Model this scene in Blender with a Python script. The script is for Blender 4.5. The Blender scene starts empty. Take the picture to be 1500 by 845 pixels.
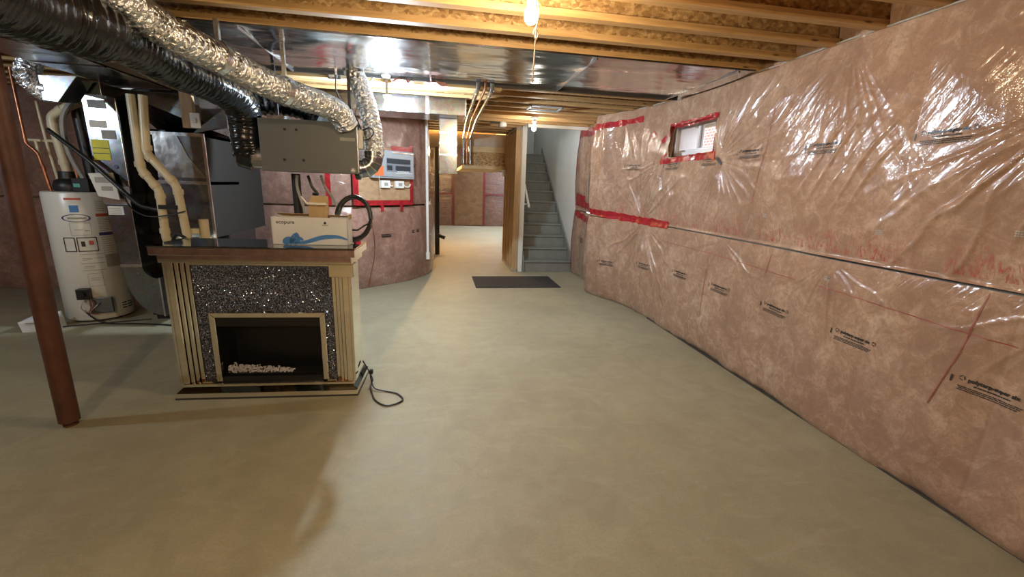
import bpy, bmesh, math, random
import numpy as np
from mathutils import Vector, Matrix, Euler

random.seed(7)
RNG = np.random.default_rng(11)
SC = bpy.context.scene
COL = SC.collection
PI = math.pi

# ------------------------------------------------------------------ camera
cam_d = bpy.data.cameras.new('camera')
cam = bpy.data.objects.new('camera', cam_d)
COL.objects.link(cam)
cam_d.sensor_fit = 'HORIZONTAL'
cam_d.sensor_width = 36.0
cam_d.lens = 36.0 * 630.0 / 1500.0
cam_d.clip_start = 0.05
# rows: world axes expressed in camera coordinates (x right, y down, z forward)
RX = Vector((0.98531388, -0.00557962, 0.17066174))
RY = Vector((-0.16713152, -0.23626319, 0.95720779))
RZ = Vector((0.03498023, -0.97167308, -0.23372593))
right = Vector((RX.x, RY.x, RZ.x))
down = Vector((RX.y, RY.y, RZ.y))
fwd = Vector((RX.z, RY.z, RZ.z))
m = Matrix((right, -down, -fwd)).transposed().to_4x4()
m.translation = (0, 0, 1.5)
cam.matrix_world = m
SC.camera = cam

# ------------------------------------------------------------------ world, exposure
SC.view_settings.view_transform = 'Standard'
SC.view_settings.look = 'None'
SC.view_settings.gamma = 1.0
SC.view_settings.use_curve_mapping = False
SC.view_settings.exposure = 0.0
SC.cycles.caustics_reflective = False
world = bpy.data.worlds.new('daylight')
SC.world = world
world.use_nodes = True
world.node_tree.nodes['Background'].inputs[0].default_value = (0.80, 0.88, 1.0, 1)
world.node_tree.nodes['Background'].inputs[1].default_value = 7.0

WARM = (1.0, 0.79, 0.50)
NEUTRAL = (1.0, 0.88, 0.70)
COLD = (0.74, 0.88, 1.0)
# name, position of the bulb's centre, colour, radiant strength
BULBS = dict(
    near=((0.435, 2.20, 2.285), WARM, 1300),
    cold=((-0.450, 4.42, 2.19), COLD, 5200),
    stair=((1.345, 6.25, 2.30), (1.0, 0.93, 0.80), 500),
    rear_fill=((-1.2, -1.2, 2.28), WARM, 3000),  # added bulb out of view, brightens the mirrored fireplace front
    side=((-4.3, 2.60, 2.25), COLD, 1500),
    back=((0.20, 10.2, 2.20), (1.0, 0.62, 0.26), 4500),
    upstairs_fill=((2.0, 9.2, 3.75), (0.80, 0.90, 1.0), 250),  # added bulb out of view, gives the stairwell its bluish light
)

# ------------------------------------------------------------------ helpers
def new_obj(name, me, parent=None):
    o = bpy.data.objects.new(name, me)
    COL.objects.link(o)
    if parent is not None:
        o.parent = parent
    return o

def tag(o, label=None, cat=None, group=None, kind=None):
    if label: o['label'] = label
    if cat: o['category'] = cat
    if group: o['group'] = group
    if kind: o['kind'] = kind
    return o

def thing(name, label, cat, loc=(0, 0, 0), rz=0.0, group=None):
    o = new_obj(name, None)
    o.location = loc
    o.rotation_euler = (0, 0, rz)
    o.empty_display_size = 0.1
    return tag(o, label, cat, group)

class MB:
    """collects shapes; build() links them as one mesh object"""
    def __init__(s):
        s.v = []; s.f = []; s.m = []; s.k = 0
    def add(s, verts, faces):
        b = len(s.v)
        s.v += [tuple(p) for p in verts]
        s.f += [tuple(b + i for i in f) for f in faces]
        s.m += [s.k] * len(faces)
        return s
    def mat(s, k):
        s.k = k; return s
    def box(s, x0, x1, y0, y1, z0, z1, M=None):
        vs = [Vector((x, y, z)) for z in (z0, z1) for y in (y0, y1) for x in (x0, x1)]
        if M is not None: vs = [M @ v for v in vs]
        return s.add(vs, [(0, 2, 3, 1), (4, 5, 7, 6), (0, 1, 5, 4), (2, 6, 7, 3), (0, 4, 6, 2), (1, 3, 7, 5)])
    def hexa(s, bottom, top):
        """bottom and top: four points each, counter-clockwise seen from above"""
        n = len(bottom)
        fs = [tuple(range(n - 1, -1, -1)), tuple(range(n, 2 * n))]
        fs += [(i, (i + 1) % n, n + (i + 1) % n, n + i) for i in range(n)]
        return s.add(list(bottom) + list(top), fs)
    def prism(s, poly, a, b, axis='y', M=None):
        def mk(p, t):
            q = {'y': (p[0], t, p[1]), 'x': (t, p[0], p[1]), 'z': (p[0], p[1], t)}[axis]
            q = Vector(q)
            return M @ q if M is not None else q
        n = len(poly)
        vs = [mk(p, a) for p in poly] + [mk(p, b) for p in poly]
        fs = [tuple(range(n - 1, -1, -1)), tuple(range(n, 2 * n))]
        fs += [(i, (i + 1) % n, n + (i + 1) % n, n + i) for i in range(n)]
        return s.add(vs, fs)
    def tube(s, pts, r, seg=10, caps=True, rf=None, closed=False):
        pts = [Vector(p) for p in pts]
        n = len(pts)
        up = None; rings = []
        for i, p in enumerate(pts):
            if closed: t = (pts[(i + 1) % n] - pts[i - 1])
            else: t = pts[min(i + 1, n - 1)] - pts[max(i - 1, 0)]
            t.normalize()
            if up is None:
                up = Vector((0, 0, 1)) if abs(t.z) < 0.9 else Vector((1, 0, 0))
            a = up - t * up.dot(t); a.normalize(); up = a
            b = t.cross(a)
            rr = r if rf is None else rf(i / max(1, n - 1), i)
            rings.append([p + (a * math.cos(q) + b * math.sin(q)) * rr
                          for q in [2 * PI * k / seg for k in range(seg)]])
        vs = [q for ring in rings for q in ring]
        fs = []
        for i in range(n if closed else n - 1):
            j = (i + 1) % n
            for k in range(seg):
                l = (k + 1) % seg
                fs.append((i * seg + k, i * seg + l, j * seg + l, j * seg + k))
        if caps and not closed:
            fs.append(tuple(range(seg - 1, -1, -1)))
            fs.append(tuple((n - 1) * seg + k for k in range(seg)))
        return s.add(vs, fs)
    def lathe(s, prof, c, seg=24, M=None):
        """prof: (radius, z) pairs from bottom to top"""
        vs = []; fs = []
        for r, z in prof:
            for k in range(seg):
                q = 2 * PI * k / seg
                v = Vector((r * math.cos(q), r * math.sin(q), z))
                if M is not None: v = M @ v
                vs.append(v + Vector(c))
        n = len(prof)
        for i in range(n - 1):
            for k in range(seg):
                l = (k + 1) % seg
                fs.append((i * seg + k, i * seg + l, (i + 1) * seg + l, (i + 1) * seg + k))
        fs.append(tuple(range(seg - 1, -1, -1)))
        fs.append(tuple((n - 1) * seg + k for k in range(seg)))
        return s.add(vs, fs)
    def quad(s, a, b, c, d):
        return s.add([a, b, c, d], [(0, 1, 2, 3)])
    def build(s, name, mats, parent=None, smooth=False, bevel=0.0, seg=2, props=None):
        me = bpy.data.meshes.new(name)
        me.from_pydata(s.v, [], s.f)
        for mt in (mats if isinstance(mats, (list, tuple)) else [mats]):
            me.materials.append(mt)
        me.polygons.foreach_set('material_index', s.m)
        if smooth:
            me.polygons.foreach_set('use_smooth', [True] * len(me.polygons))
            me.set_sharp_from_angle(angle=math.radians(40))
        me.update()
        o = new_obj(name, me, parent)
        if bevel:
            md = o.modifiers.new('bevel', 'BEVEL')
            md.width = bevel; md.segments = seg; md.limit_method = 'ANGLE'
        if props: tag(o, **props)
        return o

def spline(pts, n=8, closed=False):
    """Catmull-Rom through pts"""
    P = [Vector(p) for p in pts]
    out = []
    m_ = len(P)
    for i in range(m_ if closed else m_ - 1):
        if closed: a, b, c, d = P[i - 1], P[i], P[(i + 1) % m_], P[(i + 2) % m_]
        else: a, b, c, d = P[max(i - 1, 0)], P[i], P[i + 1], P[min(i + 2, m_ - 1)]
        for k in range(n):
            t = k / n
            out.append(0.5 * ((2 * b) + (c - a) * t + (2 * a - 5 * b + 4 * c - d) * t * t + (3 * b - a - 3 * c + d) * t ** 3))
    if not closed: out.append(P[-1])
    return out

def resample(pts, step):
    out = [pts[0]]; acc = 0.0
    for a, b in zip(pts[:-1], pts[1:]):
        L = (b - a).length
        if L == 0: continue
        t = step - acc
        while t <= L:
            out.append(a + (b - a) * (t / L)); t += step
        acc = (acc + L) % step if L + acc >= step else acc + L
    return out

# value noise for numpy arrays
_G = RNG.random((256, 256))
def vnoise(x, y):
    xi = np.floor(x).astype(int); yi = np.floor(y).astype(int)
    fx = x - xi; fy = y - yi
    fx = fx * fx * (3 - 2 * fx); fy = fy * fy * (3 - 2 * fy)
    g = lambda a, b: _G[a & 255, b & 255]
    return ((g(xi, yi) * (1 - fx) + g(xi + 1, yi) * fx) * (1 - fy) + (g(xi, yi + 1) * (1 - fx) + g(xi + 1, yi + 1) * fx) * fy) * 2 - 1

# ------------------------------------------------------------------ materials
class NT:
    def __init__(s, name):
        s.m = bpy.data.materials.new(name)
        s.m.use_nodes = True
        s.t = s.m.node_tree
        s.b = s.t.nodes['Principled BSDF']
    def n(s, typ, **kw):
        nd = s.t.nodes.new(typ)
        for k, v in kw.items():
            if k[0] == 'i' and k[1:].isdigit(): nd.inputs[int(k[1:])].default_value = v
            elif k in nd.inputs: nd.inputs[k].default_value = v
            else: setattr(nd, k, v)
        return nd
    def l(s, a, b):
        s.t.links.new(a, b); return s
    def coord(s, scale=(1, 1, 1), rot=(0, 0, 0), kind='Object'):
        tc = s.n('ShaderNodeTexCoord')
        mp = s.n('ShaderNodeMapping')
        mp.inputs['Scale'].default_value = scale
        mp.inputs['Rotation'].default_value = rot
        s.l(tc.outputs[kind], mp.inputs['Vector'])
        return mp.outputs[0]
    def noise(s, vec, scale, detail=4, rough=0.55, dist=0.0):
        nd = s.n('ShaderNodeTexNoise')
        nd.inputs['Scale'].default_value = scale
        nd.inputs['Detail'].default_value = detail
        nd.inputs['Roughness'].default_value = rough
        nd.inputs['Distortion'].default_value = dist
        if vec is not None: s.l(vec, nd.inputs['Vector'])
        return nd.outputs[0]
    def ramp(s, fac, stops):
        nd = s.n('ShaderNodeValToRGB')
        e = nd.color_ramp.elements
        while len(e) < len(stops): e.new(0.5)
        for el, (p, c) in zip(e, stops):
            el.position = p
            el.color = (*c, 1) if not isinstance(c, float) else (c, c, c, 1)
        s.l(fac, nd.inputs[0])
        return nd.outputs[0]
    def mix(s, fac, a, b, mode='MIX'):
        nd = s.n('ShaderNodeMix', data_type='RGBA', blend_type=mode)
        for val, sock in ((fac, nd.inputs[0]), (a, nd.inputs[6]), (b, nd.inputs[7])):
            if isinstance(val, (int, float)): sock.default_value = val
            elif isinstance(val, tuple): sock.default_value = (*val, 1)
            else: s.l(val, sock)
        return nd.outputs[2]
    def bump(s, h, strength=0.3, dist=0.01, to='Normal'):
        nd = s.n('ShaderNodeBump')
        nd.inputs['Strength'].default_value = strength
        nd.inputs['Distance'].default_value = dist
        s.l(h, nd.inputs['Height'])
        s.l(nd.outputs[0], s.b.inputs[to])
        return nd.outputs[0]
    def set(s, **kw):
        for k, v in kw.items():
            k = k.replace('_', ' ')
            if isinstance(v, tuple): s.b.inputs[k].default_value = (*v, 1) if len(v) == 3 else v
            elif isinstance(v, (int, float)): s.b.inputs[k].default_value = v
            else: s.l(v, s.b.inputs[k])
        return s

def plain(name, col, rough=0.5, metal=0.0, var=0.12, scale=8.0, bump=0.0, coat=0.0, bscale=None):
    t = NT(name)
    v = t.coord()
    nz = t.noise(v, scale, 5)
    lo = tuple(max(0, c * (1 - var)) for c in col); hi = tuple(min(1, c * (1 + var)) for c in col)
    t.set(Base_Color=t.ramp(nz, [(0.3, lo), (0.7, hi)]), Roughness=rough, Metallic=metal, Coat_Weight=coat)
    if bump:
        t.bump(t.noise(v, bscale or scale * 4, 4), bump, 0.01)
    return t.m

def wood(name, lo, hi, axis='x', rough=0.6):
    t = NT(name)
    k = {'x': (1.2, 16, 16), 'y': (16, 1.2, 16), 'z': (16, 16, 1.2)}[axis]
    v = t.coord(k)
    g = t.noise(v, 3.0, 6, 0.6, 0.6)
    big = t.noise(t.coord(), 1.7, 3)
    knots = t.n('ShaderNodeTexVoronoi'); knots.inputs['Scale'].default_value = 1.3
    t.l(t.coord({'x': (1.5, 6, 6), 'y': (6, 1.5, 6), 'z': (6, 6, 1.5)}[axis]), knots.inputs['Vector'])
    c = t.ramp(g, [(0.3, lo), (0.7, hi)])
    c = t.mix(t.ramp(big, [(0.35, 0.0), (0.75, 0.45)]), c, tuple(x * 0.78 for x in lo))
    c = t.mix(t.ramp(knots.outputs[0], [(0.035, 0.9), (0.07, 0.0)]), c, tuple(x * 0.25 for x in lo))
    t.set(Base_Color=c, Roughness=rough)
    t.bump(g, 0.15, 0.004)
    return t.m

def osb(name, cols, scale=42.0):
    t = NT(name)
    v = t.coord((1.0, 1.9, 1.3))
    vo = t.n('ShaderNodeTexVoronoi'); vo.inputs['Scale'].default_value = scale
    t.l(v, vo.inputs['Vector'])
    sep = t.n('ShaderNodeSeparateColor'); t.l(vo.outputs['Color'], sep.inputs[0])
    n = len(cols)
    c = t.ramp(sep.outputs[0], [(i / (n - 1), cc) for i, cc in enumerate(cols)])
    c = t.mix(t.ramp(t.noise(t.coord((2, 14, 8)), 9, 4), [(0.35, 0.55), (0.65, 0.0)]), c, cols[0])
    t.set(Base_Color=c, Roughness=0.7)
    t.bump(sep.outputs[1], 0.25, 0.004)
    return t.m

def metal(name, col=(0.62, 0.64, 0.65), rough=0.28, bump=0.12, scale=3.0, spangle=True):
    t = NT(name)
    v = t.coord()
    if spangle:
        vo = t.n('ShaderNodeTexVoronoi'); vo.inputs['Scale'].default_value = 45
        t.l(v, vo.inputs['Vector'])
        c = t.mix(0.18, col, vo.outputs['Color'], 'OVERLAY')
    else: c = col
    t.set(Base_Color=c, Metallic=1.0, Roughness=t.ramp(t.noise(v, 6, 4), [(0.3, rough * 0.75), (0.7, rough * 1.3)]))
    if bump: t.bump(t.noise(t.coord((1, 2.5, 1)), scale, 2, 0.4), bump, 0.05)
    return t.m

def film_mat(name, c1, c2, c3, rough=0.16, streak=True, coat=1.0):
    """fibreglass batts under clear polyethylene: matt mottled wool below, glossy wrinkled film as coat"""
    t = NT(name)
    g = t.coord(kind='Object')
    a = t.noise(g, 2.1, 6, 0.62, 0.5)
    b = t.noise(g, 9.0, 6, 0.7, 0.8)
    fib = t.noise(g, 160.0, 2, 0.6)
    c = t.ramp(a, [(0.30, c1), (0.52, c2), (0.72, c3)])
    c = t.mix(t.ramp(b, [(0.36, 0.75), (0.60, 0.0)]), c, c1)
    c = t.mix(t.ramp(b, [(0.50, 0.0), (0.76, 0.6)]), c, c3)
    c = t.mix(t.ramp(t.noise(g, 34.0, 4, 0.7, 0.6), [(0.34, 0.5), (0.56, 0.0)]), c, c1)
    c = t.mix(t.ramp(fib, [(0.3, 0.22), (0.7, 0.0)]), c, tuple(x * 0.5 for x in c1))
    if streak:
        # raw red wool showing along the gathered hem of the upper sheet
        tc = t.n('ShaderNodeTexCoord'); sp = t.n('ShaderNodeSeparateXYZ')
        t.l(tc.outputs['Object'], sp.inputs[0])
        zr = t.n('ShaderNodeMapRange', clamp=True)
        zr.inputs['From Min'].default_value = 1.17; zr.inputs['From Max'].default_value = 1.36
        zr.inputs['To Min'].default_value = 1.0; zr.inputs['To Max'].default_value = 0.0
        t.l(sp.outputs[2], zr.inputs[0])
        above = t.n('ShaderNodeMath', operation='GREATER_THAN'); above.inputs[1].default_value = 1.155
        t.l(sp.outputs[2], above.inputs[0])
        st = t.ramp(t.noise(t.coord((1, 7, 2.6)), 3.6, 6, 0.7, 2.0), [(0.48, 0.0), (0.62, 1.0)])
        mm = t.n('ShaderNodeMath', operation='MULTIPLY'); t.l(zr.outputs[0], mm.inputs[0]); t.l(st, mm.inputs[1])
        m2 = t.n('ShaderNodeMath', operation='MULTIPLY'); t.l(mm.outputs[0], m2.inputs[0]); t.l(above.outputs[0], m2.inputs[1])
        gate = t.ramp(t.noise(t.coord((1, 2.2, 1)), 1.3, 3, 0.6), [(0.36, 0.1), (0.52, 1.0)])
        m3 = t.n('ShaderNodeMath', operation='MULTIPLY'); t.l(m2.outputs[0], m3.inputs[0]); t.l(gate, m3.inputs[1])
        c = t.mix(m3.outputs[0], c, (0.36, 0.05, 0.04))
    t.set(Base_Color=c, Roughness=0.85, Coat_Weight=coat, Coat_Roughness=rough, Coat_IOR=1.5)
    t.bump(b, 0.25, 0.012)
    w1 = t.noise(t.coord((1, 3.0, 1.0), (0.6, 0, 0)), 6.0, 5, 0.6, 1.5)
    w2 = t.noise(g, 26.0, 3, 0.6, 1.0)
    mx = t.mix(0.3, w1, w2)
    rot = t.n('ShaderNodeMapping'); rot.inputs['Rotation'].default_value = (-0.64, 0, 0)
    t.l(t.n('ShaderNodeTexCoord').outputs['Object'], rot.inputs['Vector'])
    scl = t.n('ShaderNodeMapping'); scl.inputs['Scale'].default_value = (1.0, 24.0, 1.6)
    t.l(rot.outputs[0], scl.inputs['Vector'])
    ridge = t.ramp(t.noise(scl.outputs[0], 1.0, 3, 0.55, 0.4), [(0.40, 0.0), (0.50, 1.0), (0.60, 0.0)])
    mx = t.mix(0.35, mx, ridge)
    t.bump(mx, 0.24, 0.02, 'Coat Normal')
    return t.m

def emit(name, col, strength):
    t = NT(name)
    t.set(Base_Color=(0.9, 0.9, 0.9), Emission_Color=col, Emission_Strength=strength, Roughness=0.3)
    return t.m

def concrete():
    t = NT('sealed_concrete')
    g = t.coord()
    a = t.noise(g, 0.75, 5, 0.6, 0.6)
    b = t.noise(g, 5.0, 6, 0.65, 0.8)
    sw = t.noise(t.coord((1.0, 3.0, 1), (0, 0, 0.5)), 2.2, 5, 0.6, 2.0)
    f = t.noise(g, 90.0, 3, 0.6)
    c = t.ramp(a, [(0.30, (0.325, 0.300, 0.200)), (0.70, (0.425, 0.398, 0.280))])
    c = t.mix(t.ramp(b, [(0.35, 0.42), (0.60, 0.0)]), c, (0.25, 0.228, 0.16))
    c = t.mix(t.ramp(sw, [(0.52, 0.0), (0.72, 0.22)]), c, (0.50, 0.475, 0.37))
    c = t.mix(t.ramp(f, [(0.33, 0.22), (0.6, 0.0)]), c, (0.20, 0.18, 0.14))
    t.set(Base_Color=c, Roughness=t.ramp(b, [(0.3, 0.52), (0.7, 0.66)]), Specular_IOR_Level=0.35)
    t.bump(t.mix(0.5, b, f), 0.10, 0.006)
    return t.m

M = {}
M['concrete'] = concrete()
M['film'] = film_mat('insulation_under_film', (0.275, 0.155, 0.098), (0.45, 0.282, 0.192), (0.58, 0.42, 0.305), rough=0.10)
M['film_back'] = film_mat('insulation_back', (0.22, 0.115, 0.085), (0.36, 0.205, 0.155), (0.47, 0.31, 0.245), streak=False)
M['film_far'] = film_mat('insulation_far_dim', (0.09, 0.035, 0.02), (0.15, 0.065, 0.036), (0.20, 0.10, 0.06), streak=False)  # dimness of the far room put into the insulation colour
M['tape_dark'] = plain('shaded_red_tape', (0.12, 0.008, 0.012), 0.3, 0, 0.3, 14)  # shaded copy of the red tape for the dim far wall
M['film_clear'] = film_mat('bunched_film', (0.50, 0.38, 0.34), (0.66, 0.55, 0.50), (0.78, 0.70, 0.66), streak=False)
M['tape'] = plain('red_sheathing_tape', (0.34, 0.014, 0.022), 0.22, 0, 0.35, 14, 0.4, 0.6, 30)
M['dark_strip'] = plain('dark_strip', (0.05, 0.045, 0.04), 0.6)  # near black: shadow gap at the wall foot, also tear and flange
M['grey_board'] = wood('weathered_board', (0.26, 0.23, 0.19), (0.40, 0.37, 0.31), 'y')
M['seam_board'] = wood('dark_seam_board', (0.10, 0.09, 0.075), (0.17, 0.155, 0.13), 'y')
M['ink'] = plain('black_ink', (0.02, 0.02, 0.02), 0.45)
M['red_line'] = plain('dark_red_crease', (0.30, 0.07, 0.05), 0.5)
M['joist'] = wood('joist_spruce', (0.42, 0.24, 0.09), (0.60, 0.38, 0.17), 'x')
M['osb'] = osb('osb_flakes', [(0.22, 0.115, 0.04), (0.40, 0.23, 0.085), (0.50, 0.31, 0.13), (0.62, 0.42, 0.20)])
M['lumber_z'] = wood('stud_spruce', (0.36, 0.22, 0.10), (0.55, 0.37, 0.19), 'z')
M['lumber_x'] = wood('beam_spruce', (0.48, 0.33, 0.15), (0.64, 0.47, 0.25), 'x')
M['sheet'] = metal('galvanized_sheet', (0.66, 0.67, 0.68), 0.17, 0.30, 2.2, False)
M['galv'] = metal('galvanized_duct', (0.31, 0.325, 0.35), 0.22, 0.10, 2.5)
M['galv_far'] = metal('darkened_galvanized', (0.26, 0.27, 0.28), 0.20, 0.06, 2.0)  # darker galvanized copy, keeps lamp glare down on the far ducts
M['galv_dark'] = metal('dull_galvanized', (0.22, 0.22, 0.21), 0.30, 0.15, 3.0)
M['foil'] = metal('aluminium_foil', (0.84, 0.85, 0.87), 0.34, 0.8, 24.0, False)
M['foil_tape'] = metal('foil_tape', (0.76, 0.77, 0.78), 0.22, 0.08, 12.0, False)
M['black_film'] = plain('black_duct_jacket', (0.010, 0.011, 0.012), 0.17, 0, 0.2, 10, 0.55, 0.3, 16)
M['black'] = plain('black_plastic', (0.015, 0.015, 0.016), 0.4)
M['black_steel'] = plain('black_enamel', (0.018, 0.018, 0.02), 0.32, 0, 0.2, 4)
M['side_dark'] = plain('shaded_duct_side', (0.012, 0.010, 0.008), 0.8)  # near black standing in for dark reflections on the plenum side
M['beam_paint'] = plain('brown_primer', (0.11, 0.055, 0.03), 0.5, 0, 0.25, 7, 0.1)
M['post_paint'] = plain('red_oxide_primer', (0.085, 0.030, 0.017), 0.55, 0, 0.30, 9, 0.2)
M['white_enamel'] = plain('white_enamel', (0.70, 0.69, 0.64), 0.30, 0, 0.05, 3)
M['white'] = plain('white_plastic', (0.78, 0.77, 0.73), 0.4, 0, 0.04)
M['wall_paint'] = plain('off_white_paint', (0.66, 0.65, 0.60), 0.6, 0, 0.04, 3, 0.05)
M['paper'] = plain('paper', (0.72, 0.71, 0.67), 0.7, 0, 0.05)
M['pvc'] = plain('cream_pvc', (0.66, 0.58, 0.40), 0.32, 0, 0.06, 5)
M['copper'] = plain('copper_pipe', (0.42, 0.18, 0.10), 0.35, 0.85, 0.3, 12)
M['grey_hose'] = plain('grey_hose', (0.36, 0.36, 0.34), 0.4)
M['stair'] = plain('grey_stair_paint', (0.205, 0.21, 0.19), 0.45, 0, 0.12, 6, 0.08)
M['hrv'] = plain('charcoal_cabinet', (0.13, 0.135, 0.128), 0.45, 0, 0.06, 3)
M['panel_grey'] = plain('panel_grey', (0.36, 0.39, 0.42), 0.4, 0.2, 0.05)
M['panel_inset'] = plain('panel_inset', (0.20, 0.22, 0.25), 0.4)
M['panel_dark'] = plain('breaker_black', (0.03, 0.035, 0.05), 0.4)
M['orange'] = plain('orange_sticker', (0.85, 0.16, 0.05), 0.6, 0, 0.05)
M['yellow'] = plain('yellow_label', (0.72, 0.68, 0.05), 0.6, 0, 0.05)
M['blue'] = plain('print_blue', (0.06, 0.22, 0.55), 0.5, 0, 0.1)
M['red_print'] = plain('print_red', (0.50, 0.10, 0.06), 0.5, 0, 0.1)
M['navy_print'] = plain('print_navy', (0.06, 0.06, 0.20), 0.5, 0, 0.1)
M['grey_print'] = plain('print_grey', (0.34, 0.33, 0.30), 0.6, 0, 0.1)
M['card'] = plain('corrugated_card', (0.44, 0.31, 0.16), 0.75, 0, 0.1, 12)
M['card_white'] = plain('white_carton', (0.66, 0.68, 0.70), 0.5, 0, 0.04)
M['mirror'] = NT('bronze_mirror').set(Base_Color=(0.90, 0.88, 0.80), Metallic=1.0, Roughness=0.035).m
M['mirror_dark'] = NT('smoked_mirror').set(Base_Color=(0.30, 0.33, 0.33), Metallic=1.0, Roughness=0.05).m
M['crystal'] = NT('crushed_crystal').set(Base_Color=(0.36, 0.42, 0.56), Metallic=0.8, Roughness=0.12).m
M['crystal_clear'] = NT('clear_crystal').set(Base_Color=(0.85, 0.82, 0.86), Metallic=0.1, Roughness=0.08).m
M['dark_back'] = plain('dark_backing', (0.035, 0.034, 0.036), 0.5)
M['firebox'] = plain('firebox_black', (0.006, 0.006, 0.006), 0.35)
M['mat'] = plain('charcoal_mat', (0.028, 0.028, 0.030), 0.9, 0, 0.5, 60, 0.5)
M['pine_dark'] = osb('far_board', [(0.12, 0.065, 0.027), (0.15, 0.085, 0.036), (0.18, 0.105, 0.045)], 7)
M['backer'] = osb('panel_backer_wood', [(0.36, 0.22, 0.12), (0.42, 0.27, 0.15), (0.48, 0.32, 0.19)], 16)
M['plaster'] = plain('unpainted_board', (0.40, 0.36, 0.28), 0.8, 0, 0.08)
M['vinyl'] = plain('white_vinyl', (0.80, 0.82, 0.84), 0.3, 0, 0.03)
M['fluff'] = plain('pink_fluff', (0.62, 0.34, 0.32), 0.9, 0, 0.2, 40, 0.6)
g_ = NT('window_glass')
g_.set(Base_Color=(1, 1, 1), Roughness=0.0, Transmission_Weight=1.0, IOR=1.02, Specular_IOR_Level=0.3)
M['glass'] = g_.m
def brick_mat():
    t = NT('neighbour_brick')
    b = t.n('ShaderNodeTexBrick'); t.l(t.coord((1, 1, 1), (0, PI / 2, PI / 2)), b.inputs['Vector'])
    b.inputs['Scale'].default_value = 4.6
    b.inputs['Color1'].default_value = (0.42, 0.16, 0.11, 1); b.inputs['Color2'].default_value = (0.50, 0.22, 0.17, 1)
    b.inputs['Mortar'].default_value = (0.62, 0.60, 0.58, 1); b.inputs['Mortar Size'].default_value = 0.03
    t.set(Base_Color=b.outputs[0], Roughness=0.85)
    return t.m
M['brick'] = brick_mat()

# ------------------------------------------------------------------ setting: floor and ceiling
H = 2.43
floor = MB().box(-6.6, 3.6, -3.4, 16.0, -0.12, 0.0).build('floor', M['concrete'], props=dict(kind='structure'))
TOP = H + 0.24
cb = MB()
cb.box(-6.6, 2.9, -3.4, 6.95, TOP, TOP + 0.02)
cb.box(-6.6, 1.40, 6.95, 16.0, TOP, TOP + 0.02)
ceiling = cb.build('ceiling', M['osb'], props=dict(kind='structure'))

def make_joist(x0, x1):
    f = MB()
    f.box(x0, x1, -0.032, 0.032, H, H + 0.038)
    f.box(x0, x1, -0.032, 0.032, TOP - 0.038, TOP - 0.001)
    w = MB().box(x0, x1, -0.0055, 0.0055, H + 0.037, TOP - 0.037)
    return f, w
f, w = make_joist(-6.4, 2.53)
j0 = f.build('joist', M['joist'], ceiling)
w0 = w.build('web', M['osb'], j0)
ys = [3.305 + 0.326 * k for k in range(-18, 12)]
ys = [y for y in ys if -2.1 < y < 6.9]
first = True
for y in ys:
    if first: j = j0; first = False
    else:
        j = j0.copy(); COL.objects.link(j)
        wc = w0.copy(); COL.objects.link(wc); wc.parent = j
    j.location = (random.uniform(-0.02, 0.02), y, 0)
f, w = make_joist(-0.4, 1.40)
j1 = f.build('joist', M['joist'], ceiling); w1 = w.build('web', M['osb'], j1)
for k, y in enumerate((7.15, 7.48, 7.81, 8.14, 8.47)):
    if k == 0: j = j1
    else:
        j = j1.copy(); COL.objects.link(j)
        wc = w1.copy(); COL.objects.link(wc); wc.parent = j
    j.location = (0, y, 0)
# plies of a wood beam just past the sheet metal
MB().box(-2.1, 0.62, 4.43, 4.54, H - 0.05, TOP - 0.001).build('trim_1', M['lumber_x'], props=dict(kind='structure'))
# header over the stair opening
MB().box(1.40, 2.46, 6.93, 6.985, H - 0.045, TOP + 0.02).build('trim_2', M['wall_paint'], props=dict(kind='structure'))

# ------------------------------------------------------------------ wall_right: batts under polyethylene film
BY = np.array([-3.4, 4.2, 4.55, 5.0, 5.35, 5.55, 5.72, 5.92, 6.12, 6.5, 6.8, 7.36])
BX = np.array([2.50, 2.50, 2.49, 2.44, 2.36, 2.26, 2.19, 2.18, 2.28, 2.36, 2.385, 2.41])

def smoothstep(a, b, x):
    t = np.clip((x - a) / (b - a), 0, 1)
    return t * t * (3 - 2 * t)

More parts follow.
